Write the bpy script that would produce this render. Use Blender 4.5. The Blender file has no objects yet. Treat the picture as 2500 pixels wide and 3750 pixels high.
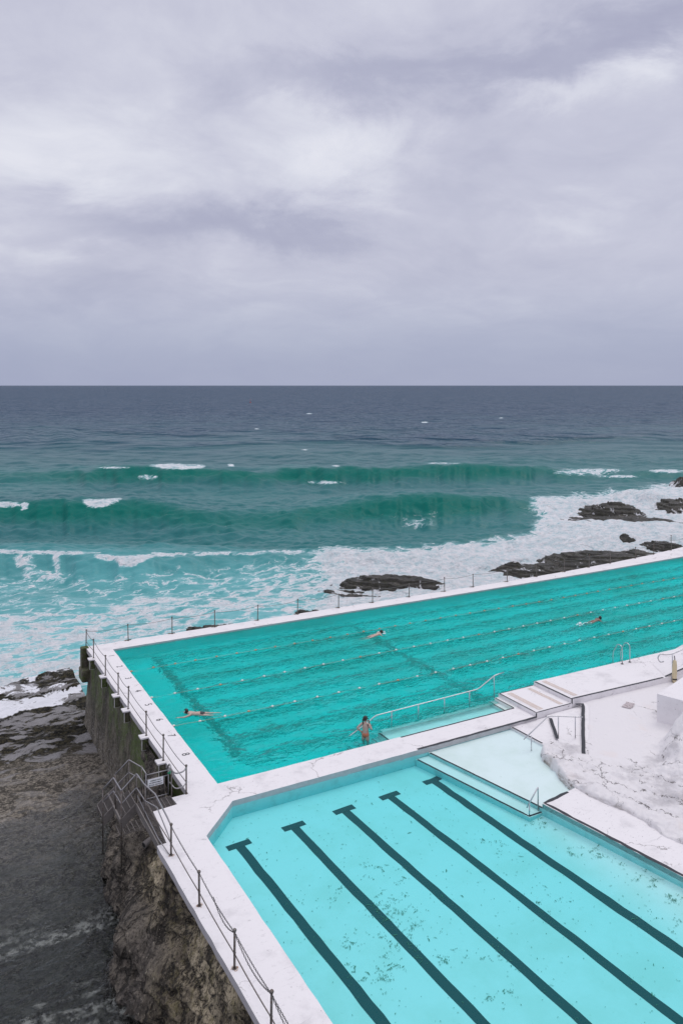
import bpy, bmesh, math, random
import numpy as np
from mathutils import Vector, Matrix
from mathutils.geometry import tessellate_polygon

R = math.radians
random.seed(7)
rng = np.random.default_rng(11)
sc = bpy.context.scene
COL = sc.collection

# ------------------------------------------------------------------ camera
# world frame: x runs along the long side of the lap pool, y across it, z = 0 is the deck top
cam_d = bpy.data.cameras.new('camera')
cam = bpy.data.objects.new('camera', cam_d)
COL.objects.link(cam)
CAM = Vector((-10.2, -28.15, 15.0))
YAW = math.atan2(.4828, .8757)            # heading, clockwise from +y
cam.location = CAM
cam.rotation_euler = (R(90), 0, -YAW)
cam_d.sensor_fit = 'VERTICAL'
cam_d.sensor_height = 36
cam_d.sensor_width = 24
cam_d.lens = 36 * 2877 / 3750
cam_d.shift_y = -464 / 3750
cam_d.clip_start = .1
cam_d.clip_end = 120000
sc.camera = cam

# ------------------------------------------------------------------ render / colour
sc.render.engine = 'CYCLES'
sc.cycles.use_denoising = True
sc.cycles.max_bounces = 12
sc.cycles.transmission_bounces = 8
sc.cycles.transparent_max_bounces = 12
sc.cycles.caustics_refractive = True
sc.cycles.caustics_reflective = False
sc.view_settings.view_transform = 'Standard'
sc.view_settings.look = 'None'
sc.view_settings.gamma = 1
sc.view_settings.exposure = 0.0


# ------------------------------------------------------------------ node helper
class NT:
    def __init__(self, tree):
        self.t = tree

    def n(self, kind, out=0, **kw):
        nd = self.t.nodes.new('ShaderNode' + kind)
        for k, v in kw.items():
            if k[0].islower():
                setattr(nd, k, v)
        for k, v in kw.items():
            if not k[0].islower():
                s = nd.inputs[k.replace('_', ' ')]
                self.put(s, v)
        return nd.outputs[out]

    def put(self, s, v):
        if isinstance(v, bpy.types.NodeSocket):
            self.t.links.new(v, s)
        elif isinstance(v, (tuple, list)):
            if s.type == 'RGBA' and len(v) == 3:
                v = (*v, 1)
            s.default_value = v
        else:
            s.default_value = v

    def m(self, op, a, b=None, c=None, clamp=False):
        nd = self.t.nodes.new('ShaderNodeMath')
        nd.operation = op
        nd.use_clamp = clamp
        for i, v in enumerate((a, b, c)):
            if v is not None:
                self.put(nd.inputs[i], v)
        return nd.outputs[0]

    def mix(self, f, a, b, blend='MIX'):
        nd = self.t.nodes.new('ShaderNodeMix')
        nd.data_type = 'RGBA'
        nd.blend_type = blend
        self.put(nd.inputs[0], f)
        self.put(nd.inputs[6], a)
        self.put(nd.inputs[7], b)
        return nd.outputs[2]

    def ss(self, v, lo, hi, to0=0., to1=1.):
        nd = self.t.nodes.new('ShaderNodeMapRange')
        nd.interpolation_type = 'SMOOTHSTEP'
        self.put(nd.inputs[0], v)
        for i, x in enumerate((lo, hi, to0, to1)):
            self.put(nd.inputs[1 + i], x)
        return nd.outputs[0]

    def noise(self, vec, scale, detail=4, rough=.55, dist=0., out=0):
        return self.n('TexNoise', out, Vector=vec, Scale=scale, Detail=detail, Roughness=rough, Distortion=dist)

    def vor(self, vec, scale, feature='F1', out=0, rnd=1.):
        return self.n('TexVoronoi', out, feature=feature, Vector=vec, Scale=scale, Randomness=rnd)

    def vm(self, op, a, b):
        nd = self.t.nodes.new('ShaderNodeVectorMath')
        nd.operation = op
        self.put(nd.inputs[0], a)
        self.put(nd.inputs[1], b)
        return nd.outputs[0]

    def pos(self):
        return self.n('NewGeometry', 0)

    def attr(self, name):
        return self.n('Attribute', 2, attribute_name=name)

    def bump(self, h, strength, dist, normal=None):
        kw = dict(Height=h, Strength=strength, Distance=dist)
        if normal is not None:
            kw['Normal'] = normal
        return self.n('Bump', 0, **kw)


def material(name):
    m = bpy.data.materials.new(name)
    m.use_nodes = True
    m.node_tree.nodes.clear()
    g = NT(m.node_tree)
    o = m.node_tree.nodes.new('ShaderNodeOutputMaterial')
    return m, g, o


def principled(name, col, rough=.6, metal=0., build=None, spec=.5):
    m, g, o = material(name)
    kw = dict(Roughness=rough, Metallic=metal)
    kw['Specular_IOR_Level'] = spec
    c = col
    nrm = None
    if build:
        r = build(g)
        c = r.get('col', col)
        kw['Roughness'] = r.get('rough', rough)
        if 'nrm' in r:
            kw['Normal'] = r['nrm']
    kw['Base_Color'] = c
    s = g.n('BsdfPrincipled', **kw)
    m.node_tree.links.new(s, o.inputs['Surface'])
    return m


# ------------------------------------------------------------------ sky and sun
SUN_EL, SUN_AZ = 58., 75.     # azimuth clockwise from +y: high, to the right behind the cloud
w = bpy.data.worlds.new('World')
sc.world = w
w.use_nodes = True
w.node_tree.nodes.clear()
g = NT(w.node_tree)
wo = w.node_tree.nodes.new('ShaderNodeOutputWorld')
sky = g.n('TexSky', sky_type='NISHITA', sun_disc=False, sun_elevation=R(SUN_EL), sun_rotation=R(SUN_AZ))
bg1 = g.n('Background', Color=sky, Strength=.1)
d = g.n('TexCoord', 0)     # view direction
sep = w.node_tree.nodes.new('ShaderNodeSeparateXYZ')
w.node_tree.links.new(d, sep.inputs[0])
dx, dy, dz = sep.outputs[0], sep.outputs[1], sep.outputs[2]
az = g.m('SUBTRACT', g.m('ARCTAN2', dx, dy), YAW)          # clockwise heading from the seaward bearing
el = g.m('ARCSINE', dz)


def pxdir(x, y):           # bearing and height of a cloud mass (measured off the photo)
    u = (x * 1.5944 - 1250) / 2877
    v = (1411 - y * 1.5944) / 2877
    return math.atan(u), math.atan(v / math.sqrt(1 + u * u))


zc = g.m('ADD', g.m('MAXIMUM', dz, 0.), .30)
comb = w.node_tree.nodes.new('ShaderNodeCombineXYZ')
g.put(comb.inputs[0], g.m('DIVIDE', dx, zc))
g.put(comb.inputs[1], g.m('DIVIDE', dy, zc))
g.put(comb.inputs[2], 3.3)
cp = comb.outputs[0]
warp = g.vm('ADD', cp, g.vm('SCALE', g.noise(cp, .8, 3, .5, out=1), (0, 0, 0)))
w.node_tree.nodes[-1].inputs[3].default_value = 1.0
for nd in w.node_tree.nodes:
    if nd.bl_idname == 'ShaderNodeVectorMath' and nd.operation == 'SCALE':
        nd.inputs[3].default_value = .9
n1 = g.noise(warp, .8, 8, .56, .25)
n2 = g.noise(warp, 2.4, 7, .6, .3)
dens = g.m('ADD', g.m('MULTIPLY', g.m('SUBTRACT', n1, .5), .9), g.m('MULTIPLY', g.m('SUBTRACT', n2, .5), .70))
# large light and dark cloud masses, (x, y, half width, half height, weight), with ragged rims
wn = w.node_tree.nodes.new('ShaderNodeSeparateColor')
g.put(wn.inputs[0], g.noise(g.vm('MULTIPLY', d, (1., 1., 2.2)), 5.5, 7, .62, .3, out=1))
azw = g.m('ADD', az, g.m('MULTIPLY', g.m('SUBTRACT', wn.outputs[0], .5), .34))
elw = g.m('ADD', el, g.m('MULTIPLY', g.m('SUBTRACT', wn.outputs[1], .5), .16))
for (x, y, sx, sy, wt) in [(120, 330, 300, 110, .42), (760, 350, 200, 80, .36), (640, 420, 260, 40, .14), (250, 60, 330, 90, .10), (850, 60, 250, 60, .06),
                           (480, 205, 130, 36, -.16), (680, 180, 170, 48, -.24), (930, 170, 200, 56, -.28), (1160, 150, 180, 46, -.32), (1380, 75, 190, 60, -.42), (1520, 20, 150, 50, -.30),
                           (600, 245, 110, 24, .10), (1260, 215, 130, 30, .26), (1480, 150, 130, 44, .40), (900, 290, 110, 40, .18),
                           (300, 520, 330, 60, -.34), (640, 530, 200, 45, -.30), (60, 690, 200, 45, -.26), (250, 640, 260, 40, -.14), (1300, 500, 150, 36, .20), (1100, 640, 420, 60, -.10), (80, 560, 120, 26, .16), (620, 700, 160, 30, .10), (1200, 330, 260, 60, -.08)]:
    a0, e0 = pxdir(x, y)
    sa, se = sx / 1568 * .87 * .9, sy * 1.5944 / 2877
    q = g.m('ADD', g.m('POWER', g.m('ABSOLUTE', g.m('DIVIDE', g.m('SUBTRACT', azw, a0), sa)), 2.),
            g.m('POWER', g.m('ABSOLUTE', g.m('DIVIDE', g.m('SUBTRACT', elw, e0), se)), 2.))
    dens = g.m('ADD', dens, g.m('MULTIPLY', g.m('EXPONENT', g.m('MULTIPLY', q, -1.)), wt))
n4 = g.noise(warp, 5.2, 6, .62, .4)
dens = g.m('ADD', dens, g.m('MULTIPLY', g.m('SUBTRACT', n4, .5), .36))
t = g.m('ADD', g.m('MULTIPLY', dens, .74), .565, clamp=True)
ramp = w.node_tree.nodes.new('ShaderNodeValToRGB')
els = ramp.color_ramp.elements
els[0].position, els[0].color = 0.0, (.37, .377, .515, 1)
els[1].position, els[1].color = 1.0, (.87, .87, .93, 1)
e = els.new(.3); e.color = (.455, .465, .595, 1)
e = els.new(.55); e.color = (.575, .582, .70, 1)
e = els.new(.78); e.color = (.72, .73, .82, 1)
w.node_tree.links.new(t, ramp.inputs[0])
c = ramp.outputs[0]
low = g.ss(el, .015, .17, 1., 0.)
c = g.mix(g.m('MULTIPLY', low, .85), c, (.345, .385, .545))
c = g.mix(g.ss(el, .45, 1.1), c, (1.16, 1.14, 1.22))
c = g.mix(g.ss(el, -.02, 0., 1., 0.), c, (.2, .25, .3))
bg2 = g.n('Background', Color=c, Strength=1.)
mx = w.node_tree.nodes.new('ShaderNodeMixShader')
mx.inputs[0].default_value = .95
w.node_tree.links.new(bg1, mx.inputs[1])
w.node_tree.links.new(bg2, mx.inputs[2])
w.node_tree.links.new(mx.outputs[0], wo.inputs[0])

sun_d = bpy.data.lights.new('sun', 'SUN')
sun_d.energy = .55
sun_d.angle = R(25)
sun_d.color = (1, .965, .92)
sun = bpy.data.objects.new('sun', sun_d)
COL.objects.link(sun)
sun.rotation_euler = (R(90 - SUN_EL), 0, R(180 - SUN_AZ))


# ------------------------------------------------------------------ generic helpers
def tag(o, label=None, cat=None, group=None, kind=None):
    if label: o['label'] = label
    if cat: o['category'] = cat
    if group: o['group'] = group
    if kind: o['kind'] = kind
    return o


def empty(name, loc=(0, 0, 0), rz=0.):
    o = bpy.data.objects.new(name, None)
    COL.objects.link(o)
    o.location = loc
    o.rotation_euler = (0, 0, rz)
    o.empty_display_size = .2
    return o


def link(name, bm, mat, parent=None, smooth=False):
    me = bpy.data.meshes.new(name)
    bm.to_mesh(me)
    bm.free()
    o = bpy.data.objects.new(name, me)
    COL.objects.link(o)
    for m in (mat if isinstance(mat, (list, tuple)) else [mat]):
        me.materials.append(m)
    if smooth:
        me.polygons.foreach_set('use_smooth', [True] * len(me.polygons))
    if parent is not None:
        o.parent = parent
    return o


def copy_tree(o, parent=None):
    c = o.copy()
    COL.objects.link(c)
    if parent is not None:
        c.parent = parent
    for ch in list(o.children):
        copy_tree(ch, c)
    return c


def prism(bm, poly, z0, z1, mi=0, side=None):
    """closed prism of a (possibly concave) plan outline"""
    n = len(poly)
    area = sum(poly[i][0] * poly[(i + 1) % n][1] - poly[(i + 1) % n][0] * poly[i][1] for i in range(n))
    if area < 0:
        poly = poly[::-1]
    tp = [bm.verts.new((x, y, z1)) for x, y in poly]
    bt = [bm.verts.new((x, y, z0)) for x, y in poly]
    tris = tessellate_polygon([[Vector((x, y, 0)) for x, y in poly]])
    fs = []
    for t in tris:
        a, b, c = [poly[i] for i in t]
        s = (b[0] - a[0]) * (c[1] - a[1]) - (c[0] - a[0]) * (b[1] - a[1])
        if abs(s) < 1e-9:
            continue
        tt = t if s > 0 else t[::-1]
        fs.append(bm.faces.new([tp[i] for i in tt]))
        fs.append(bm.faces.new([bt[i] for i in reversed(tt)]))
    for f in fs:
        f.material_index = mi
    for i in range(n):
        j = (i + 1) % n
        bm.faces.new((tp[i], bt[i], bt[j], tp[j])).material_index = mi if side is None else side
    return tp


def sheet(bm, poly, z, mi=0):
    n = len(poly)
    vs = [bm.verts.new((p[0], p[1], z if len(p) < 3 else p[2])) for p in poly]
    tris = tessellate_polygon([[Vector((p[0], p[1], 0)) for p in poly]])
    for t in tris:
        a, b, c = [poly[i] for i in t]
        s = (b[0] - a[0]) * (c[1] - a[1]) - (c[0] - a[0]) * (b[1] - a[1])
        f = bm.faces.new([vs[i] for i in (t if s > 0 else t[::-1])])
        f.material_index = mi


def wob(poly, step=.5, amp=.012):
    """subdivide an outline and wear its edges a little"""
    out = []
    n = len(poly)
    for i in range(n):
        p, q = Vector(poly[i][:2]), Vector(poly[(i + 1) % n][:2])
        L = (q - p).length
        k = max(1, int(L / step))
        nr = Vector((-(q - p).y, (q - p).x)) / max(L, 1e-6)
        for j in range(k):
            a = random.uniform(-amp, amp) if j else random.uniform(-amp, amp) * .3
            r = p.lerp(q, j / k) + nr * a
            out.append((r.x, r.y))
    return out


def band(path, wdt, amp=.0, step=.4, wamp=.0):
    """flat band outline along a path"""
    pts = []
    for i in range(len(path) - 1):
        p, q = Vector(path[i]), Vector(path[i + 1])
        k = max(1, int((q - p).length / step))
        for j in range(k):
            pts.append(p.lerp(q, j / k))
    pts.append(Vector(path[-1]))
    l, r = [], []
    for i, p in enumerate(pts):
        a, b = pts[max(i - 1, 0)], pts[min(i + 1, len(pts) - 1)]
        t = (b - a).normalized()
        nr = Vector((-t.y, t.x))
        o = random.uniform(-amp, amp)
        l.append(tuple(p + nr * (wdt / 2 + o + random.uniform(-wamp, wamp))))
        r.append(tuple(p - nr * (wdt / 2 - o + random.uniform(-wamp, wamp))))
    return l, r


def add_band(bm, path, wdt, z, amp=0., step=.4, wamp=0., th=.0, mi=0):
    l, r = band(path, wdt, amp, step, wamp)
    vl = [bm.verts.new((*p, z)) for p in l]
    vr = [bm.verts.new((*p, z)) for p in r]
    for i in range(len(l) - 1):
        f = bm.faces.new((vl[i], vr[i], vr[i + 1], vl[i + 1]))
        f.material_index = mi
    if th:
        bl = [bm.verts.new((*p, z - th)) for p in l]
        br = [bm.verts.new((*p, z - th)) for p in r]
        for i in range(len(l) - 1):
            bm.faces.new((vl[i + 1], bl[i + 1], bl[i], vl[i])).material_index = mi
            bm.faces.new((vr[i], br[i], br[i + 1], vr[i + 1])).material_index = mi
        bm.faces.new((vl[0], bl[0], br[0], vr[0])).material_index = mi
        bm.faces.new((vr[-1], br[-1], bl[-1], vl[-1])).material_index = mi


def box(bm, c, s, rz=0., mi=0, bevel=0.):
    m = Matrix.Translation(c) @ Matrix.Rotation(rz, 4, 'Z') @ Matrix.Diagonal((s[0], s[1], s[2], 1))
    r = bmesh.ops.create_cube(bm, size=1, matrix=m)
    fs = {f for v in r['verts'] for f in v.link_faces}
    for f in fs:
        f.material_index = mi
    if bevel:
        es = list({e for v in r['verts'] for e in v.link_edges})
        bmesh.ops.bevel(bm, geom=es, offset=bevel, segments=2, affect='EDGES', profile=.5)


def tube(bm, pts, r, seg=8, caps=True, mi=0):
    pts = [Vector(p) for p in pts]
    rings = []
    up = None
    for i, p in enumerate(pts):
        a, b = pts[max(i - 1, 0)], pts[min(i + 1, len(pts) - 1)]
        t = (b - a).normalized()
        if up is None:
            up = Vector((0, 0, 1)) if abs(t.z) < .9 else Vector((1, 0, 0))
        s = t.cross(up).normalized()
        up = s.cross(t).normalized()
        rr = r[i] if isinstance(r, (list, tuple)) else r
        rings.append([bm.verts.new(p + (s * math.cos(k * 2 * math.pi / seg) + up * math.sin(k * 2 * math.pi / seg)) * rr) for k in range(seg)])
    for i in range(len(rings) - 1):
        for k in range(seg):
            f = bm.faces.new((rings[i][k], rings[i + 1][k], rings[i + 1][(k + 1) % seg], rings[i][(k + 1) % seg]))
            f.smooth = True
            f.material_index = mi
    if caps:
        bm.faces.new(rings[0]).material_index = mi
        bm.faces.new(rings[-1][::-1]).material_index = mi


def fillet(pts, rad=.12, n=5):
    """round the corners of a polyline"""
    pts = [Vector(p) for p in pts]
    out = [pts[0]]
    for i in range(1, len(pts) - 1):
        a, b, c = pts[i - 1], pts[i], pts[i + 1]
        l = min(rad, (a - b).length * .45, (c - b).length * .45)
        p, q = b + (a - b).normalized() * l, b + (c - b).normalized() * l
        for k in range(n + 1):
            t = k / n
            out.append(p * (1 - t) ** 2 + b * 2 * t * (1 - t) + q * t * t)
    out.append(pts[-1])
    return out


def ball(bm, c, r, u=10, v=8, mi=0, sc3=(1, 1, 1)):
    m = Matrix.Translation(c) @ Matrix.Diagonal((*sc3, 1))
    q = bmesh.ops.create_uvsphere(bm, u_segments=u, v_segments=v, radius=r, matrix=m)
    for vv in q['verts']:
        for f in vv.link_faces:
            f.smooth = True
            f.material_index = mi


def sag(p, q, s, n=10):
    p, q = Vector(p), Vector(q)
    return [p.lerp(q, i / n) - Vector((0, 0, s * 4 * (i / n) * (1 - i / n))) for i in range(n + 1)]


def text_mesh(name, body, size, mat, parent, loc, rot, align_y='BOTTOM_BASELINE', offset=0.):
    cu = bpy.data.curves.new(name, 'FONT')
    cu.body, cu.size, cu.extrude, cu.align_x, cu.align_y, cu.offset = body, size, .001, 'CENTER', align_y, offset
    t = bpy.data.objects.new(name, cu)
    COL.objects.link(t)
    me = bpy.data.meshes.new_from_object(t.evaluated_get(bpy.context.evaluated_depsgraph_get()))
    bpy.data.objects.remove(t)
    o = bpy.data.objects.new(name, me)
    COL.objects.link(o)
    me.materials.clear()
    me.materials.append(mat)
    o.location, o.rotation_euler, o.parent = loc, rot, parent
    return o


# ------------------------------------------------------------------ numpy noise
_perm = rng.permutation(4096)
_gr = rng.uniform(-1, 1, 4096)


def vnoise(x, y):
    xi, yi = np.floor(x).astype(int), np.floor(y).astype(int)
    fx, fy = x - xi, y - yi
    fx, fy = fx * fx * fx * (fx * (fx * 6 - 15) + 10), fy * fy * fy * (fy * (fy * 6 - 15) + 10)

    def h(i, j):
        return _gr[_perm[(_perm[i & 4095] + j) & 4095]]
    return (h(xi, yi) * (1 - fx) + h(xi + 1, yi) * fx) * (1 - fy) + (h(xi, yi + 1) * (1 - fx) + h(xi + 1, yi + 1) * fx) * fy


def fbm(x, y, o=5, lac=2.03, gain=.5):
    s, a, n = 0., 1., 0.
    for i in range(o):
        s = s + a * vnoise(x + i * 17.3, y - i * 9.1)
        n += a
        x, y, a = x * lac, y * lac, a * gain
    return s / n


def sstep(a, b, x):
    t = np.clip((x - a) / (b - a), 0, 1)
    return t * t * (3 - 2 * t)


def seg_dist(x, y, pts, closed=True):
    dmin = np.full(x.shape, 1e9)
    inside = np.zeros(x.shape, bool)
    n = len(pts)
    for i in range(n if closed else n - 1):
        x0, y0 = pts[i]
        x1, y1 = pts[(i + 1) % n]
        ex, ey = x1 - x0, y1 - y0
        tt = np.clip(((x - x0) * ex + (y - y0) * ey) / (ex * ex + ey * ey + 1e-12), 0, 1)
        dmin = np.minimum(dmin, np.hypot(x - x0 - tt * ex, y - y0 - tt * ey))
        if closed and y0 != y1:
            c = ((y0 > y) != (y1 > y)) & (x < (x1 - x0) * (y - y0) / (y1 - y0) + x0)
            inside ^= c
    return np.where(inside, -dmin, dmin) if closed else dmin


def grid_mesh(name, P, mat, attrs=None, smooth=True, parent=None, keep=None, flip=False):
    """P: (rows, cols, 3) array of points -> one mesh"""
    nr, nc = P.shape[:2]
    idx = np.arange(nr * nc).reshape(nr, nc)
    a, b, c, dd = idx[:-1, :-1], idx[:-1, 1:], idx[1:, 1:], idx[1:, :-1]
    F = np.stack([a, b, c, dd] if not flip else [dd, c, b, a], -1).reshape(-1, 4)
    if keep is not None:
        k = (keep[:-1, :-1] | keep[:-1, 1:] | keep[1:, 1:] | keep[1:, :-1]).reshape(-1)
        F = F[k]
    used = np.zeros(nr * nc, bool)
    used[F.ravel()] = True
    remap = np.cumsum(used) - 1
    F = remap[F]
    V = P.reshape(-1, 3)[used]
    me = bpy.data.meshes.new(name)
    me.vertices.add(len(V))
    me.vertices.foreach_set('co', V.astype(np.float32).ravel())
    me.loops.add(F.size)
    me.loops.foreach_set('vertex_index', F.astype(np.int32).ravel())
    me.polygons.add(len(F))
    me.polygons.foreach_set('loop_start', np.arange(0, F.size, 4, dtype=np.int32))
    me.polygons.foreach_set('loop_total', np.full(len(F), 4, np.int32))
    me.polygons.foreach_set('use_smooth', np.full(len(F), smooth))
    me.update(calc_edges=True)
    for k, v in (attrs or {}).items():
        at = me.attributes.new(k, 'FLOAT', 'POINT')
        at.data.foreach_set('value', v.reshape(-1)[used].astype(np.float32))
    me.validate()
    o = bpy.data.objects.new(name, me)
    COL.objects.link(o)
    me.materials.append(mat)
    if parent is not None:
        o.parent = parent
    return o


CS, SN = .8757, .4828


def cam_to_world(X, Y):
    return X * CS + Y * SN + CAM.x, -X * SN + Y * CS + CAM.y


def world_to_view(x, y, z):
    """bearing and depression of a point, in photo units; used only to survey where things lie"""
    rx, ry = x - CAM.x, y - CAM.y
    X, Y = rx * CS - ry * SN, rx * SN + ry * CS
    Y = np.maximum(Y, .1)
    return (1250 + 2877 * X / Y) / 1.5944, (1411 + 2877 * (15 - z) / Y) / 1.5944


# ------------------------------------------------------------------ materials
def concrete_white(name, base=(.81, .785, .80), dirt=.5, speck=True, crack=True):
    def b(g):
        p = g.pos()
        n = g.noise(p, .9, 6, .65)
        n2 = g.noise(p, 5., 6, .7)
        col = g.mix(g.m('MULTIPLY', g.ss(n, .5, .78), dirt), base, (.60, .58, .60))
        col = g.mix(g.m('MULTIPLY', g.ss(n2, .56, .8), dirt * .7), col, (.52, .50, .51))
        # scuffs stretched along the walking direction
        mp = g.vm('MULTIPLY', p, (1.2, 4.5, 1.))
        sc_ = g.noise(mp, 1.6, 7, .75, 1.2)
        col = g.mix(g.m('MULTIPLY', g.ss(sc_, .57, .72), dirt * .8), col, (.44, .42, .44))
        if crack:
            wv = g.vm('ADD', p, g.vm('MULTIPLY', g.noise(p, 2.5, 4, .6, out=1), (.7, .7, .7)))
            e = g.vor(wv, .42, 'DISTANCE_TO_EDGE')
            msk = g.m('MULTIPLY', g.ss(e, .0, .012, 1., 0.), g.ss(g.noise(p, .35, 3), .54, .62))
            col = g.mix(g.m('MULTIPLY', msk, .75), col, (.20, .18, .18))
        if speck:
            e = g.noise(p, 16., 3, .6)
            msk = g.m('MULTIPLY', g.ss(e, .66, .72), g.ss(g.noise(p, .5, 4), .46, .58))
            col = g.mix(msk, col, (.10, .09, .09))
        return dict(col=col, nrm=g.bump(g.m('ADD', n2, g.m('MULTIPLY', g.noise(p, 30., 4), .4)), .25, .02))
    return principled(name, base, .75, build=b, spec=.3)


M = {}
M['deck'] = concrete_white('white painted concrete', dirt=.85)
M['slope'] = concrete_white('white washed slope', dirt=.9)


def b_greyedge(g):
    p = g.pos()
    n = g.noise(p, 4., 6, .7)
    col = g.mix(n, (.62, .60, .63), (.40, .38, .38))
    return dict(col=col, nrm=g.bump(n, .4, .02))


M['edge'] = principled('grey worn edge', (.5, .5, .5), .8, build=b_greyedge)


def b_strip(g):
    p = g.pos()
    n = g.noise(p, 9., 6, .7)
    return dict(col=g.mix(g.ss(n, .62, .72), (.030, .033, .042), (.28, .28, .30)))


M['strip'] = principled('black edge paint', (.03, .03, .04), .7, build=b_strip)


def b_grip(g):
    p = g.pos()
    e = g.vor(p, 22., 'F1')
    n = g.noise(p, 6., 5, .7)
    col = g.mix(g.ss(e, .2, .5), (.52, .40, .35), (.66, .58, .54))
    col = g.mix(g.ss(n, .55, .7), col, (.7, .68, .68))
    return dict(col=col, nrm=g.bump(e, .6, .01))


M['grip'] = principled('tan grip mat', (.6, .5, .45), .85, build=b_grip)


def b_floor(g):
    p = g.pos()
    n = g.noise(p, .6, 6, .6)
    n2 = g.noise(p, 4., 6, .7)
    col = g.mix(g.ss(n, .40, .72), (.83, .84, .84), (.74, .77, .74))
    col = g.mix(g.m('MULTIPLY', g.ss(n2, .6, .76), .30), col, (.40, .46, .34))
    return dict(col=col, nrm=g.bump(n2, .2, .03))


M['aqua'] = principled('aqua wall paint', (.36, .70, .70), .7, build=lambda g: dict(col=g.mix(g.ss(g.noise(g.pos(), 2.2, 6, .7), .45, .7), (.36, .70, .70), (.30, .58, .58))))
M['floor'] = principled('painted pool floor', (.8, .8, .8), .7, build=b_floor)


def b_floor2(g):
    p = g.pos()
    n = g.noise(g.vm('MULTIPLY', p, (.45, 1., 1.)), .30, 6, .62, .6)
    n2 = g.noise(p, 1.4, 6, .65)
    col = g.mix(g.ss(n, .50, .66), (.88, .95, .94), (.62, .74, .68))
    col = g.mix(g.m('MULTIPLY', g.ss(n2, .5, .75), .5), col, (.38, .42, .34))
    return dict(col=col)


M['floor_lap'] = principled('stained lap pool floor', (.7, .7, .7), .8, build=b_floor2)
M['line'] = principled('dark lane paint', (.006, .07, .078), .8)
M['line_lap'] = principled('black lane paint', (.004, .012, .014), .8)
M['black'] = principled('black rubber', (.012, .012, .014), .6)
M['nosing'] = principled('dark step nosing', (.012, .016, .022), .8)
M['dark_paint'] = principled('dark lettering paint', (.06, .06, .07), .7)


def pool_water(name, absorb, bump_def, clear, cloud, cloud_col):
    """clear: straight-through (very calm) water; cloud: share of light scattered back by fine bubbles and silt"""
    m, g, o = material(name)
    p = g.pos()
    h = bump_def(g, p)
    fr = g.n('Fresnel', IOR=1.33, Normal=h)
    fr = g.m('MULTIPLY', fr, .40 if clear else .24)
    if clear:
        fr = g.m('MULTIPLY', fr, g.m('SUBTRACT', 1., g.n('NewGeometry', 6)))
        body = g.n('BsdfTransparent', Color=(1, 1, 1))
    else:
        body = g.n('BsdfRefraction', Color=(1, 1, 1), Roughness=0., IOR=1.33, Normal=h)
    if cloud:
        n = g.noise(g.vm('MULTIPLY', p, (.5, 1., 1.)), .25, 5, .6, .5)
        cl = g.n('BsdfDiffuse', Color=g.mix(g.ss(n, .35, .7), cloud_col, (cloud_col[0] + .01, cloud_col[1] * .66, cloud_col[2] * .60)), Normal=h)
        f = g.m('MULTIPLY', g.attr('depth'), cloud)
        ms = m.node_tree.nodes.new('ShaderNodeMixShader')
        g.put(ms.inputs[0], f)
        m.node_tree.links.new(body, ms.inputs[1])
        m.node_tree.links.new(cl, ms.inputs[2])
        body = ms.outputs[0]
        # a hand's depth of water over the entry shelf barely bends the view
        m3 = m.node_tree.nodes.new('ShaderNodeMixShader')
        g.put(m3.inputs[0], g.ss(g.attr('depth'), .05, .8))
        m.node_tree.links.new(g.n('BsdfTransparent', Color=(1, 1, 1)), m3.inputs[1])
        m.node_tree.links.new(body, m3.inputs[2])
        body = m3.outputs[0]
    gl = g.n('BsdfGlossy', Color=(1, 1, 1), Roughness=.03, Normal=h)
    mxs = m.node_tree.nodes.new('ShaderNodeMixShader')
    g.put(mxs.inputs[0], fr)
    m.node_tree.links.new(body, mxs.inputs[1])
    m.node_tree.links.new(gl, mxs.inputs[2])
    m.node_tree.links.new(mxs.outputs[0], o.inputs['Surface'])
    mxa = max(absorb)
    va = g.n('VolumeAbsorption', Color=tuple(1 - a / mxa for a in absorb), Density=mxa)
    m.node_tree.links.new(va, o.inputs['Volume'])
    return m


def bump_calm(g, p):
    n = g.noise(p, .9, 3, .5)
    n2 = g.noise(p, 3.2, 2, .5)
    return g.bump(g.m('ADD', n, g.m('MULTIPLY', n2, .12)), 1., .035)


def bump_lap(g, p):
    q = g.vm('MULTIPLY', p, (.75, 1.25, 1.))
    n = g.noise(q, 1.1, 3, .55, .4)
    n2 = g.noise(q, 3.6, 3, .55, .3)
    return g.bump(g.m('ADD', n, g.m('MULTIPLY', n2, .40)), 1., .27)


M['water_small'] = pool_water('calm pool water', (.93, .10, .075), bump_calm, True, 0., None)
M['water_lap'] = pool_water('lap pool water', (1.4, .010, .012), bump_lap, False, .28, (.0, .90, .84))


def b_steel(g):
    n = g.noise(g.pos(), 12., 5, .7)
    return dict(col=g.mix(g.ss(n, .5, .75), (.60, .60, .62), (.38, .34, .31)), rough=g.ss(n, .3, .8, .22, .5))


M['steel'] = principled('brushed steel', (.6, .6, .62), .3, 1., build=b_steel)


def b_galv(g):
    n = g.noise(g.pos(), 14., 6, .7)
    return dict(col=g.mix(g.ss(n, .42, .68), (.21, .195, .185), (.12, .075, .05)), rough=.55)


M['post'] = principled('weathered metal', (.2, .19, .18), .55, .6, build=b_galv)
M['chain'] = principled('dull chain', (.16, .15, .15), .5, .6)
M['galv'] = principled('galvanised rail', (.31, .30, .31), .42, .6)


def b_grate(g):
    n = g.noise(g.pos(), 10., 5, .7)
    return dict(col=g.mix(n, (.30, .28, .27), (.14, .12, .11)))


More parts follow.
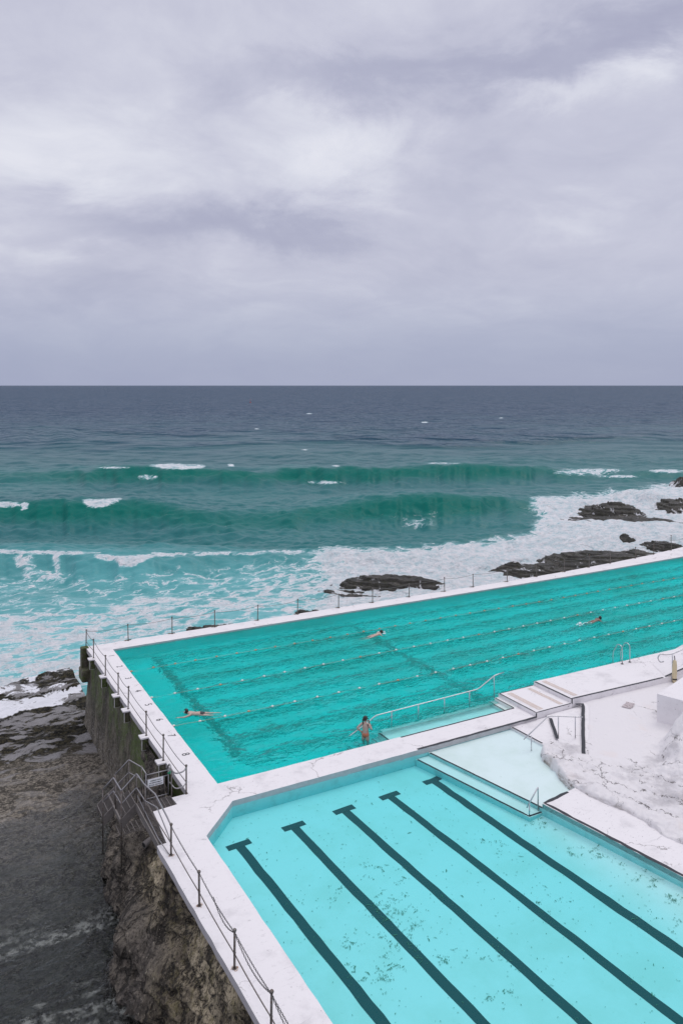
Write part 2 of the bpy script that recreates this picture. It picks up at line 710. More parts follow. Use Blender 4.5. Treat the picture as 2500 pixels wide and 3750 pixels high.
M['grate'] = principled('galvanised grating', (.25, .24, .23), .6, .4, build=b_grate)
M['stringer'] = principled('stained steel plate', (.2, .19, .18), .6, .3, build=b_grate)
M['rust'] = principled('rust stain', (.45, .33, .27), .85, build=lambda g: dict(col=g.mix(g.ss(g.noise(g.pos(), 18., 5, .7), .4, .6), (.70, .66, .64), (.40, .24, .16))))
M['sign'] = principled('white sign panel', (.78, .78, .8), .5)
M['green'] = principled('green rope', (.02, .28, .14), .7)
M['float'] = principled('white float', (.80, .72, .68), .5)
M['float_o'] = principled('orange float', (.62, .30, .16), .5)
M['rope'] = principled('faded lane rope', (.45, .36, .26), .7)
M['cream'] = principled('cream vinyl sleeve', (.66, .56, .36), .55)
M['red'] = principled('red buoy paint', (.5, .06, .04), .5)


def rock_dark(name, dark=(.018, .017, .016), light=(.095, .085, .075), green=(.030, .032, .014), wet=.45, foam=False, sc_=1.):
    m, g, o = material(name)
    p = g.pos()
    st = g.vm('MULTIPLY', p, (.5, .5, 3.2))
    n = g.noise(st, .9 * sc_, 8, .68, .6)
    n2 = g.noise(p, 3.5 * sc_, 7, .7)
    n3 = g.noise(p, 14. * sc_, 5, .7)
    col = g.mix(g.ss(n, .42, .72), dark, light)
    col = g.mix(g.ss(n2, .46, .66), col, green)
    col = g.mix(g.m('MULTIPLY', g.ss(n3, .55, .75), .55), col, light)
    h = g.m('ADD', g.m('MULTIPLY', n, 1.2), g.m('ADD', g.m('MULTIPLY', n2, .5), g.m('MULTIPLY', n3, .16)))
    nr = g.bump(h, .9, .35 / sc_)
    rg = g.ss(n2, .3, .7, wet, .8)
    if foam:
        f = g.attr('foam')
        lac = lace(g, p, .9)
        msk = g.ss(g.m('ADD', g.m('MULTIPLY', f, 1.1), lac), .93, 1.08)
        col = g.mix(msk, col, (.84, .85, .89))
    s = g.n('BsdfPrincipled', Base_Color=col, Roughness=rg, Normal=nr)
    m.node_tree.links.new(s, o.inputs['Surface'])
    return m


def lace(g, p, s):
    """torn web of foam, 0..1"""
    w1 = g.vm('ADD', p, g.vm('MULTIPLY', g.vm('SUBTRACT', g.noise(p, .30 * s, 5, .6, out=1), (.5, .5, .5)), (4.5, 4.5, 0)))
    q = g.vm('MULTIPLY', w1, (1., 1., 0.))
    e1 = g.vor(q, .36 * s, 'DISTANCE_TO_EDGE')
    e2 = g.vor(q, 1.05 * s, 'DISTANCE_TO_EDGE')
    n = g.noise(q, .55 * s, 8, .68)
    a = g.m('MULTIPLY', g.ss(e1, 0., .28, 1., 0.), .42)
    b = g.m('MULTIPLY', g.ss(e2, 0., .34, 1., 0.), .26)
    return g.m('ADD', g.m('ADD', a, b), g.m('MULTIPLY', g.ss(n, .25, .75), .42))


M['rock'] = rock_dark('wet sea rock', (.016, .015, .014), (.11, .10, .088), (.035, .037, .018), foam=True)


def b_cliff(g):
    p = g.pos()
    big = g.noise(g.vm('MULTIPLY', p, (1., 1., .45)), .75, 5, .6)
    mid = g.noise(g.vm('MULTIPLY', p, (1., 1., .5)), 3.2, 6, .7)
    gr = g.noise(g.vm('MULTIPLY', p, (1., 1., .6)), 13., 5, .75)
    out = g.attr('outcrop_and_shade')
    base = g.mix(g.ss(big, .36, .60), (.11, .088, .062), (.60, .505, .35))
    base = g.mix(g.m('MULTIPLY', g.ss(mid, .47, .64), .7), base, (.21, .18, .075))
    base = g.mix(g.m('MULTIPLY', out, .8), base, g.mix(g.ss(mid, .4, .65), (.055, .050, .048), (.22, .19, .17)))  # the bulge's own dark rock, plus shade painted in below the stairs
    cv = g.m('ABSOLUTE', g.m('SUBTRACT', g.noise(g.vm('MULTIPLY', p, (1., 1., .55)), .85, 5, .62, .3), .5))
    base = g.mix(g.ss(cv, .0, .038, .90, 0.), base, (.018, .015, .012))
    col = g.mix(g.ss(gr, .52, .36), base, (.035, .029, .023))
    col = g.mix(g.m('MULTIPLY', g.ss(gr, .60, .70), .75), col, (.72, .64, .50))
    h = g.m('ADD', g.m('ADD', g.m('MULTIPLY', mid, .8), g.m('MULTIPLY', g.ss(cv, 0., .06), 1.2)), g.m('MULTIPLY', gr, .35))
    return dict(col=col, rough=.85, nrm=g.bump(h, .9, .18))


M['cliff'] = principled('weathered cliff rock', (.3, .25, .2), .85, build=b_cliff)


def b_moss(g):
    p = g.pos()
    sep = g.t.nodes.new('ShaderNodeSeparateXYZ')
    g.t.links.new(p, sep.inputs[0])
    z = sep.outputs[2]
    g2 = g.noise(g.vm('MULTIPLY', p, (1., 1., .6)), 12., 5, .75)
    st = g.vm('MULTIPLY', p, (1., 1., .35))
    n = g.noise(st, 1.3, 7, .7, .5)
    n2 = g.noise(p, 9., 6, .75)
    n3 = g.noise(p, .55, 4, .6)
    col = g.mix(g.ss(n, .4, .7), (.05, .043, .030), (.20, .175, .13))
    gm = g.m('MULTIPLY', g.ss(n3, .38, .52), g.ss(z, -3.2, -1.2))
    col = g.mix(g.m('MULTIPLY', gm, g.ss(n2, .35, .6)), col, (.075, .125, .012))
    barn = g.m('MULTIPLY', g.ss(g2, .50, .62), g.ss(z, -3.9, -2.2, 1., .25))
    col = g.mix(g.m('MULTIPLY', barn, .85), col, (.40, .365, .335))
    h = g.m('ADD', n, g.m('MULTIPLY', n2, .35))
    return dict(col=col, rough=.75, nrm=g.bump(h, .9, .16))


M['moss'] = principled('mossy sea wall', (.04, .04, .03), .8, build=b_moss)


def b_white_rock(g):
    p = g.pos()
    mp = g.vm('MULTIPLY', p, (1., 1., 4.))
    n = g.noise(mp, .55, 7, .68, .1)
    n2 = g.noise(mp, 2.6, 8, .76, .1)
    n3 = g.noise(g.vm('MULTIPLY', p, (5.5, 1.1, 9.)), 2.0, 6, .74)
    gr = g.noise(p, 15., 5, .75)
    wv = g.vm('ADD', p, g.vm('MULTIPLY', g.noise(p, 1.8, 5, .65, out=1), (.9, .5, .9)))
    ck = g.vor(g.vm('MULTIPLY', wv, (1., .45, 1.)), .9, 'DISTANCE_TO_EDGE')
    worn = g.attr('worn')
    base = (.81, .785, .80)
    col = g.mix(g.m('MULTIPLY', g.ss(g.m('ADD', n, g.m('MULTIPLY', worn, .22)), .61, .80), .80), base, (.54, .52, .54))
    col = g.mix(g.m('MULTIPLY', g.ss(g.m('ADD', n2, g.m('MULTIPLY', worn, .09)), .62, .74), .60), col, (.50, .47, .48))
    col = g.mix(g.m('MULTIPLY', g.ss(n3, .66, .71), .80), col, (.13, .115, .11))
    col = g.mix(g.m('MULTIPLY', g.m('MULTIPLY', g.ss(ck, .0, .028, 1., 0.), g.ss(n2, .42, .54)), g.ss(worn, .0, .12)), col, (.10, .088, .085))
    col = g.mix(g.m('MULTIPLY', g.ss(gr, .66, .76), .30), col, (.46, .44, .45))
    rust = g.attr('rust')
    col = g.mix(g.m('MULTIPLY', rust, g.ss(n2, .35, .62)), col, (.16, .115, .075))
    pk = g.noise(p, .8, 4)
    col = g.mix(g.m('MULTIPLY', g.ss(pk, .56, .72), .18), col, (.80, .64, .56))
    h = g.m('ADD', g.m('ADD', n2, g.m('MULTIPLY', n3, .5)), g.m('MULTIPLY', gr, .25))
    return dict(col=col, nrm=g.bump(h, .7, .085))


M['white_rock'] = principled('whitewashed rock', (.8, .8, .82), .8, build=b_white_rock, spec=.25)
M['block'] = concrete_white('white block render', dirt=.35, crack=False)


# sea water
def sea_material():
    m, g, o = material('sea water')
    p = g.pos()
    foam, tint, turb = g.attr('foam'), g.attr('tint'), g.attr('turbid')
    n = g.noise(p, .06, 5, .6)
    nv = g.m('ADD', tint, g.m('MULTIPLY', g.m('SUBTRACT', n, .5), .35))
    col = g.mix(g.ss(nv, .0, .55), (.003, .042, .098), (.002, .095, .118))
    col = g.mix(g.ss(nv, .5, 1.0), col, (.008, .150, .158))
    # light through the thin standing face of a swell
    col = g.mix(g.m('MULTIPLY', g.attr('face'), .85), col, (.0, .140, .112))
    col = g.mix(turb, col, (.13, .47, .50))
    al = g.t.nodes.new('ShaderNodeMapping')       # the web is drawn out along the shore
    al.inputs['Rotation'].default_value = (0, 0, YAW)
    al.inputs['Scale'].default_value = (.55, 1.0, 1.0)
    g.put(al.inputs['Vector'], p)
    lac = lace(g, al.outputs[0], 1.7)
    big = g.noise(p, .9, 8, .7)
    fib = g.noise(al.outputs[0], 6.5, 4, .7, .6)
    L = g.m('ADD', g.m('ADD', g.m('MULTIPLY', lac, .92), g.m('MULTIPLY', big, .22)), g.m('MULTIPLY', g.m('SUBTRACT', fib, .5), .42))
    thr = g.m('SUBTRACT', 1.08, g.m('MULTIPLY', foam, 1.02))
    df = g.m('SUBTRACT', L, thr)
    msk = g.ss(df, -.05, .20)
    veil = g.m('MULTIPLY', g.m('MULTIPLY', g.ss(df, -.38, .12), .38), g.ss(foam, .08, .30))
    # scattered distant whitecaps
    wc = g.noise(g.vm('MULTIPLY', p, (1., 1., 0.)), .045, 9, .80, .5)
    cap = g.m('MULTIPLY', g.ss(wc, .755, .78), .7)
    col = g.mix(veil, col, (.36, .62, .66))
    mk = g.m('MAXIMUM', msk, cap)
    fine = g.noise(p, 2.2, 7, .7, .4)
    fcol = g.mix(g.ss(g.m('ADD', g.m('MULTIPLY', big, .6), g.m('MULTIPLY', fine, .4)), .34, .60), (.55, .72, .77), (.94, .94, .97))
    col = g.mix(mk, col, fcol)
    b1 = g.noise(g.vm('MULTIPLY', p, (1., 1., .0)), .55, 5, .62, .3)
    b2 = g.noise(p, 2.6, 5, .65, .2)
    hh = g.m('ADD', b1, g.m('MULTIPLY', b2, .22))
    b3 = g.noise(g.vm('MULTIPLY', p, (1., 1., .0)), .055, 4, .6)
    b4 = g.noise(g.vm('MULTIPLY', p, (1., 1., .0)), .017, 4, .6)
    farm = g.ss(tint, .05, .45, 1., 0.)
    hh = g.m('ADD', hh, g.m('MULTIPLY', farm, g.m('ADD', g.m('MULTIPLY', b3, 48.), g.m('MULTIPLY', b4, 120.))))
    nr = g.bump(hh, 1., .19)
    nr2 = g.bump(g.m('ADD', big, g.m('ADD', g.m('MULTIPLY', lac, .5), g.m('MULTIPLY', fine, .35))), 1., .6, nr)
    nmx = g.t.nodes.new('ShaderNodeMix')
    nmx.data_type = 'VECTOR'
    g.put(nmx.inputs[0], mk)
    g.put(nmx.inputs[4], nr)
    g.put(nmx.inputs[5], nr2)
    nrm = nmx.outputs[1]
    fr = g.n('Fresnel', IOR=1.33, Normal=nrm)
    # a choppy surface hides its own far slopes, so its mean reflectance levels off towards the horizon
    fr = g.m('DIVIDE', fr, g.m('ADD', 1., g.m('MULTIPLY', fr, 1.9)))
    fr = g.m('MULTIPLY', fr, g.m('SUBTRACT', 1., g.m('MULTIPLY', mk, .85)))
    fr = g.m('MULTIPLY', fr, g.m('SUBTRACT', .84, g.m('MULTIPLY', g.attr('face'), .50)))
    df_ = g.n('BsdfDiffuse', Color=col, Normal=nrm)
    gl = g.n('BsdfGlossy', Color=(1, 1, 1), Roughness=.30, Normal=nrm)
    ms = m.node_tree.nodes.new('ShaderNodeMixShader')
    g.put(ms.inputs[0], fr)
    m.node_tree.links.new(df_, ms.inputs[1])
    m.node_tree.links.new(gl, ms.inputs[2])
    m.node_tree.links.new(ms.outputs[0], o.inputs['Surface'])
    return m


M['sea'] = sea_material()

# ================================================================== SEA
SEA = -4.5
t_ = [0.9]
while t_[-1] < 1330:
    t_.append(t_[-1] + (.9 if t_[-1] < 330 else 1.25))
Yr = 2877 * (15 - SEA) / np.array(t_)
NC = 640
s_ = np.linspace(-.64, .64, NC)
YY = np.repeat(Yr[:, None], NC, 1)
XX = YY * s_[None, :]
xd = np.repeat(((1250 + 2877 * s_) / 1.5944)[None, :], len(Yr), 0)      # where the photo shows this spot of sea
yd = np.repeat(((1411 + np.array(t_)) / 1.5944)[:, None], NC, 1)
wx, wy = cam_to_world(XX, YY)
H = np.zeros_like(YY)


def Yof(yv, h):
    return 2877 * (15 - SEA - h) / (yv * 1.5944 - 1411)


swells = [
    # x knots, crest line (photo rows), heights, front length, back length
    ([-400, 0, 120, 220, 345, 470, 600, 770, 900, 1050, 1200, 1320, 2000], [1092, 1090, 1082, 1078, 1074, 1076, 1080, 1075, 1074, 1067, 1072, 1080, 1082],
     [.4, .7, 1.1, 1.7, 2.0, 1.9, 1.8, 2.0, 1.9, 2.1, 1.6, .8, .4], 7.5, 24.),
    ([-400, 0, 190, 300, 400, 490, 600, 700, 800, 990, 1100, 1220, 1400, 2000], [1155, 1153, 1150, 1150, 1162, 1182, 1180, 1166, 1151, 1138, 1142, 1150, 1150, 1150],
     [1.6, 2.0, 2.2, 1.9, 1.6, 1.1, 1.0, 1.4, 1.7, 2.0, 1.7, .8, .2, .1], 6.4, 17.),
    ([-400, 0, 150, 250, 350, 500, 650, 760, 900, 1100, 2000], [1266, 1266, 1267, 1272, 1274, 1272, 1267, 1266, 1265, 1245, 1240],
     [1.2, 1.3, 1.3, 1.4, 1.2, .8, .9, .9, .6, .3, .1], 3.6, 11.),
    ([-400, 0, 60, 150, 260, 330, 2000], [984, 984, 982, 983, 984, 986, 990], [.8, 1.0, 1.3, 1.2, .8, .1, 0], 30., 70.),
    ([-400, 500, 620, 760, 900, 1000, 1100, 2000], [1045, 1045, 1042, 1044, 1040, 1043, 1045, 1045], [0, 0, .5, .8, .9, .5, 0, 0], 16., 35.),
    ([-400, 900, 1100, 1300, 1568, 2000], [1060, 1060, 1052, 1046, 1043, 1040], [0, 0, .5, .9, .8, .5], 16., 35.),
]
crestY = []
face = np.zeros_like(YY)
for xs, ys, hs, Lf, Lb in swells:
    hv = np.interp(xd[0], xs, hs)
    yv = np.interp(xd[0], xs, ys)
    yv = yv + fbm(xd[0] * .021 + len(crestY) * 31, xd[0] * 0 + .5, 3) * 7.
    cY = Yof(yv, hv * 1.3)
    crestY.append((cY, hv))
    dlt = YY - cY[None, :]
    prof = np.where(dlt < 0, np.exp(-(np.abs(dlt) / Lf) ** 1.7), np.exp(-(np.abs(dlt) / Lb) ** 1.5))
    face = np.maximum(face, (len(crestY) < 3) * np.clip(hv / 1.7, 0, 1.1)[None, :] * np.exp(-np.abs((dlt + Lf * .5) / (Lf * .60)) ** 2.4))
    H += 1.35 * hv[None, :] * prof - hv[None, :] * .35 * np.exp(-((dlt + Lf * 2.1) / (Lf * 1.1)) ** 2)

spy = YY ** 2 / (2877 * (15 - SEA)) * 1.1
spx = YY * 1.28 / NC
chop = np.zeros_like(H)
calm = sstep(40, 75, YY) * .75 + .25
for k in range(64):
    lam = 1.0 * (26 / 1.0) ** rng.uniform(0, 1) ** 1.3
    th = rng.normal(0, .55)
    kx, ky = math.sin(th) * 2 * math.pi / lam, -math.cos(th) * 2 * math.pi / lam
    am = .0074 * lam ** .62
    wgt = np.clip((lam / 2.6 - np.maximum(spy * abs(math.cos(th)), spx * abs(math.sin(th)))) / (lam / 2.6), 0, 1)
    ph = rng.uniform(0, 6.28)
    arg = kx * XX + ky * YY + ph + .7 * vnoise(XX / (lam * 4), YY / (lam * 4))
    sw = np.sin(arg)
    chop += am * wgt * (sw + .25 * np.cos(2 * arg))
H += chop * calm * (1 + .9 * sstep(70, 95, YY) * sstep(330, 220, YY))

# foam, from where the photo shows white water
xd0, yd0 = xd, yd
xd, yd = world_to_view(wx, wy, SEA + H)
foam = np.zeros_like(H)


def fadd(poly, val, soft, wobble=6.):
    global foam
    wxx = xd + fbm(xd * .03, yd * .05, 4) * wobble * 2
    wyy = yd + fbm(xd * .025 + 50, yd * .06 + 9, 4) * wobble
    dd = seg_dist(wxx, wyy * 2.2, [(a, b * 2.2) for a, b in poly])
    foam = np.maximum(foam, val * sstep(soft, -soft, dd))


# band of breaking water off the right-hand rocks
fadd([(700, 1268), (760, 1258), (900, 1262), (1000, 1256), (1110, 1244), (1220, 1224), (1250, 1195), (1215, 1160), (1230, 1146), (1330, 1140), (1395, 1132), (1440, 1128), (1500, 1120),
      (1800, 1110), (1900, 1500), (700, 1480), (740, 1330), (720, 1290)], .90, 36, 9)
fadd([(735, 1268), (900, 1266), (1010, 1262), (1110, 1250), (1230, 1226), (1330, 1208), (1500, 1195), (1800, 1190), (1800, 1300), (1250, 1290), (1120, 1320), (1010, 1330), (860, 1300), (760, 1290)], 1.10, 22, 7)
fadd([(1330, 1150), (1400, 1138), (1460, 1126), (1568, 1118), (1800, 1115), (1800, 1165), (1480, 1160), (1360, 1160)], 1.02, 14, 4)
# churned water inside the third wave
fadd([(-200, 1310), (300, 1318), (560, 1290), (700, 1270), (760, 1300), (760, 1500), (200, 1560), (200, 1700), (-200, 1720)], .25, 46, 12)
fadd([(-200, 1420), (100, 1400), (330, 1370), (560, 1360), (740, 1375), (700, 1420), (420, 1450), (230, 1500), (150, 1560), (-200, 1600)], .46, 42, 14)
fadd([(-200, 1520), (60, 1480), (150, 1520), (220, 1480), (250, 1560), (60, 1620), (-200, 1680)], .64, 34, 12)
fadd([(560, 1330), (640, 1290), (720, 1275), (780, 1300), (800, 1350), (700, 1400), (560, 1400)], .50, 38, 14)
# breaking crests
fadd([(-60, 1150), (10, 1151), (42, 1154), (48, 1160), (20, 1164), (-60, 1168)], .72, 10, 5)
fadd([(192, 1152), (235, 1147), (273, 1145), (268, 1155), (245, 1162), (220, 1168), (196, 1160)], .80, 11, 6)
fadd([(48, 1156), (60, 1153), (68, 1155), (66, 1168), (52, 1172)], .66, 6, 4)
fadd([(345, 1069), (400, 1066), (470, 1070), (472, 1074), (420, 1078), (385, 1077), (350, 1073)], .74, 7, 3)
fadd([(222, 1274), (290, 1276), (350, 1273), (352, 1282), (320, 1292), (300, 1302), (268, 1304), (262, 1288), (225, 1282)], .80, 11, 5)
fadd([(-60, 1263), (160, 1264), (230, 1270), (160, 1274), (-60, 1272)], .54, 9, 3)
fadd([(350, 1270), (500, 1268), (700, 1262), (700, 1272), (500, 1276), (350, 1280)], .52, 9, 3)
fadd([(524, 1066), (536, 1066), (538, 1071), (526, 1071)], .9, 3, 1)
for (x, y, a, b, v) in [(260, 1074, 40, 2, .55), (770, 1070, 10, 2, .7), (1020, 1064, 40, 2, .62), (1340, 1084, 70, 8, .62), (1380, 1080, 50, 4, .60), (1530, 1082, 40, 4, .72),
                        (1420, 1094, 50, 3, .62), (340, 1096, 22, 6, .52), (745, 1108, 40, 4, .52), (965, 1200, 40, 16, .22), (975, 970, 8, 1.5, .8),
                        (710, 950, 6, 1.2, .7), (700, 1033, 8, 1.2, .62), (1150, 960, 5, 1, .7), (590, 985, 5, 1, .65), (100, 1320, 60, 12, .55), (480, 1340, 60, 14, .52), (60, 1290, 25, 22, .58), (130, 1292, 10, 24, .6)]:
    foam = np.maximum(foam, v * np.exp(-(((xd - x) / a) ** 2 + ((yd - y) / b) ** 2) ** 1.5) * (xd > -1e9))
foam *= 1 + .55 * fbm(XX * .035, YY * .11, 4) * sstep(1.0, .6, foam) + .16 * fbm(wx * .45, wy * .45, 4)
# heaps of white water are raised
lump = np.clip(foam - .72, 0, .4) / .4
H += .55 * lump * (.35 + .9 * np.abs(fbm(wx * .35, wy * .35, 5))) * 1.0
brk = sstep(30, -30, seg_dist(xd, yd * 3, [(1380, 1150 * 3), (1440, 1138 * 3), (1568, 1134 * 3), (1800, 1130 * 3), (1800, 1160 * 3), (1480, 1160 * 3)]))
H += brk * (.9 + 1.0 * fbm(wx * .22, wy * .22, 4))
tint = np.interp(YY, [0, 95, 130, 170, 215, 300, 600, 4000], [1, .95, .85, .72, .45, .22, .05, 0])
tint = tint + fbm(wx * .02, wy * .02, 4) * .22 * sstep(600, 100, YY)
turb = np.interp(yd0, [1262, 1290, 1330, 1400, 1500], [0, .30, .50, .66, .72]) * sstep(1e9, 0, yd) + 0.
turb = np.maximum(turb, np.clip(foam - .25, 0, 1) * .75)
turb = np.clip(turb * (1 + .5 * fbm(wx * .11, wy * .11, 4)), 0, .9)
P = np.stack([wx, wy, SEA + H], -1)
keep = ~((wx < 1.5) & (wy < 17.5))
sea = grid_mesh('sea', P, M['sea'], dict(foam=foam, tint=tint, turbid=turb, face=face), keep=keep, flip=True)
tag(sea, 'teal green swell breaking into white foam against rocks', 'sea', kind='structure')

# ================================================================== FORESHORE on the left
GA = np.linspace(-60, -.6, 330)
GA = -.6 - (59.4) * (np.linspace(0, 1, 330)[::-1]) ** 1.9
GB = np.concatenate([np.linspace(-40, 2, 150)[:-1], np.linspace(2, 31, 300)])
ga, gb = np.meshgrid(GA, GB)
px, py = world_to_view(ga, gb, -4.2)
hz = np.interp(gb, [-40, -8, 0, 4, 7, 10, 14, 18, 22, 25, 27, 28, 29, 31], [-5.0, -4.9, -4.80, -4.66, -4.52, -4.43, -4.30, -4.18, -4.10, -4.15, -4.35, -4.6, -4.9, -5.6])
edge_b = np.interp(ga, [-60, -12, -5, -3.5, -2, 0], [19, 23.5, 26.5, 27.1, 27.5, 27.7])     # seaward lip of the shelf
hz = np.where(gb > 15, np.interp(gb - edge_b, [-12, -6, -2, -.6, .2, 1., 4.], [-4.22, -4.12, -4.05, -4.10, -4.40, -4.8, -5.8]), hz)
ledge = fbm(ga * .35, gb * .8, 6)
hz = hz + np.where(gb > 15, .20, .10) * fbm(ga * .9, gb * 1.3, 6) + sstep(14, 18, gb) * .16 * np.round(ledge * 5) / 5
fo = np.zeros_like(hz)


def gfoam(poly, v, soft=14):
    global fo
    wxx = px + fbm(px * .03, py * .05, 4) * 14
    wyy = py + fbm(px * .03 + 40, py * .05, 4) * 9
    fo = np.maximum(fo, v * sstep(soft, -soft, seg_dist(wxx, wyy, poly)))


gfoam([(-300, 1560), (60, 1540), (178, 1518), (178, 1535), (60, 1565), (-300, 1590)], .62)
gfoam([(-300, 1640), (40, 1610), (120, 1590), (215, 1575), (160, 1615), (60, 1635), (20, 1655), (-300, 1690)], .66)
gfoam([(80, 1582), (180, 1570), (180, 1580), (90, 1592)], .5)
gfoam([(-300, 1600), (30, 1575), (110, 1570), (100, 1590), (0, 1605), (-300, 1640)], .42)


def shore_material():
    m, g, o = material('foreshore rock')
    p = g.pos()
    sep = g.t.nodes.new('ShaderNodeSeparateXYZ')
    g.t.links.new(p, sep.inputs[0])
    y = sep.outputs[1]
    n = g.noise(g.vm('MULTIPLY', p, (.7, 1.4, 1.)), .8, 8, .68, .6)
    n2 = g.noise(p, 4., 7, .75)
    n3 = g.noise(p, 11., 6, .75)
    weed = g.mix(g.ss(n2, .42, .62), (.006, .006, .005), (.060, .052, .030))
    weed = g.mix(g.ss(n, .50, .57), weed, (.24, .23, .235))
    weed = g.mix(g.ss(g.noise(p, 9., 5, .75), .60, .68), weed, (.17, .16, .13))
    weed = g.mix(g.ss(n3, .62, .72), weed, (.11, .10, .085))
    grain = g.noise(g.vm('MULTIPLY', p, (1., 1.7, 1.)), 6.5, 5, .72)
    peb = g.mix(g.ss(grain, .38, .60), (.07, .062, .055), (.31, .275, .225))
    peb = g.mix(g.ss(n3, .58, .68), peb, (.42, .385, .33))
    peb = g.mix(g.m('MULTIPLY', g.ss(n2, .46, .56), .9), peb, (.05, .045, .038))
    peb = g.mix(g.m('MULTIPLY', g.ss(n, .46, .66), .6), peb, (.30, .27, .235))
    k = g.ss(g.m('ADD', y, g.m('MULTIPLY', g.m('SUBTRACT', n, .5), 9.)), 13.5, 15.5)
    pool = g.ss(g.noise(g.vm('MULTIPLY', p, (.5, 1.3, 1.)), .5, 5), .55, .58)
    col = g.mix(k, peb, weed)
    f = g.attr('foam')
    msk = g.ss(g.m('ADD', g.m('MULTIPLY', f, 1.25), g.m('MULTIPLY', lace(g, p, 1.3), .85)), .95, 1.12)
    col = g.mix(msk, col, (.84, .85, .90))
    nr = g.bump(g.m('ADD', n, g.m('ADD', g.m('MULTIPLY', n2, .5), g.m('MULTIPLY', n3, .22))), .9, .22)
    s = g.n('BsdfPrincipled', Base_Color=col, Roughness=g.ss(n, .50, .57, .7, .25), Specular_IOR_Level=g.ss(n, .48, .57, .15, .5), Normal=nr)
    m.node_tree.links.new(s, o.inputs['Surface'])
    return m


shore = grid_mesh('foreshore_ground', np.stack([ga, gb, hz], -1), shore_material(), dict(foam=fo))
tag(shore, 'dark weedy rock shelf and pebble bed below the pool wall', 'foreshore', kind='structure')


def rockpool_material():
    m, g, o = material('rock pool water')
    p = g.pos()
    q = g.vm('MULTIPLY', p, (1., 1.35, 0.))
    b1 = g.noise(q, 1.3, 4, .6, .5)
    b2 = g.noise(q, 5., 4, .6, .3)
    nr = g.bump(g.m('ADD', b1, g.m('MULTIPLY', b2, .3)), 1., .16)
    fr = g.n('Fresnel', IOR=1.33, Normal=nr)
    tr = g.n('BsdfTransparent', Color=(.90, .91, .92))
    gl = g.n('BsdfGlossy', Color=(1, 1, 1), Roughness=.08, Normal=nr)
    mxs = m.node_tree.nodes.new('ShaderNodeMixShader')
    g.put(mxs.inputs[0], fr)
    m.node_tree.links.new(tr, mxs.inputs[1])
    m.node_tree.links.new(gl, mxs.inputs[2])
    # thin drifts of old foam
    sep = g.t.nodes.new('ShaderNodeSeparateXYZ')
    g.t.links.new(p, sep.inputs[0])
    n = g.noise(g.vm('MULTIPLY', p, (.5, 1.2, 1.)), .42, 4, .6, 1.2)
    n2 = g.noise(p, 1.7, 6, .66)
    msk = g.m('MULTIPLY', g.m('MULTIPLY', g.ss(g.m('ADD', n, g.m('MULTIPLY', n2, .45)), .66, .82), g.ss(g.noise(p, 3.2, 6, .72), .44, .60)), .52)
    msk = g.m('MULTIPLY', msk, g.ss(sep.outputs[1], 3., 0.5))
    df = g.n('BsdfDiffuse', Color=(.36, .38, .36))
    mx2 = m.node_tree.nodes.new('ShaderNodeMixShader')
    g.put(mx2.inputs[0], msk)
    m.node_tree.links.new(mxs.outputs[0], mx2.inputs[1])
    m.node_tree.links.new(df, mx2.inputs[2])
    m.node_tree.links.new(mx2.outputs[0], o.inputs['Surface'])
    va = g.n('VolumeAbsorption', Color=(.22, .36, .36), Density=1.9)
    m.node_tree.links.new(va, o.inputs['Volume'])
    return m


bm = bmesh.new()
prism(bm, [(-60, -40), (-1.0, -40), (-1.0, 14), (-60, 14)], -6.2, -4.42)
o = link('rock_pool_water', bm, rockpool_material())
tag(o, 'dark shallow water over pebbles at the foot of the cliff', 'water', kind='structure')

# ================================================================== DECK
far_out = [(-1.28, 18.42), (8, 18.42), (20, 18.38), (30, 18.38), (36, 18.6), (42, 19.0), (47, 19.5), (52, 20.3), (60, 21.6), (78, 24.5)]
far_in = [(78, 19.6), (60, 18.3), (50, 17.75), (40, 17.4), (30, 17.25), (15, 17.2), (0.0, 17.2)]
deck_poly = far_out + far_in + [(0, 0), (14.65, 0), (14.65, -1.34), (.05, -1.42), (-1.5, -3.08), (-1.46, -12), (-1.42, -24), (-2.9, -24),
                                (-2.97, -11), (-3.1, -2.85), (-2.78, -2.83), (-2.65, -.74), (-1.76, -.68), (-1.80, -.14), (-1.2, -.14)]
bm = bmesh.new()
prism(bm, wob(deck_poly, .45, .012), -.23, 0, 0, 1)
deck = link('pool_deck', bm, [M['deck'], M['edge']])
tag(deck, 'white painted concrete walkway round both pools', 'pool deck', kind='structure')
deck_bm = bmesh.new()
prism(deck_bm, [(9.70, -6.95), (11.9, -6.66), (13, -9), (13.5, -24), (12.1, -24), (10.48, -12.2), (10.03, -9.07)], -.17, .0, 0, 1)
o = link('deck_slab', deck_bm, [M['deck'], M['aqua']], deck)

# grey concrete edge below the lip round the small pool and black edge paint
bm = bmesh.new()
add_band(bm, [(8.17, -.05), (14.42, -.05)], .08, .004, .008, .3)
add_band(bm, [(8.16, -1.31), (14.65, -1.29)], .14, .004, .008, .3, .012)
add_band(bm, [(14.41, 0.0), (14.41, -.02)], .08, .0045)
add_band(bm, [(11.1, -6.80), (9.80, -6.97), (10.10, -9.07), (10.55, -12.2), (12.2, -24)], .13, .0045, .01, .3, .02)
link('edge_stripe', bm, M['strip'], deck)

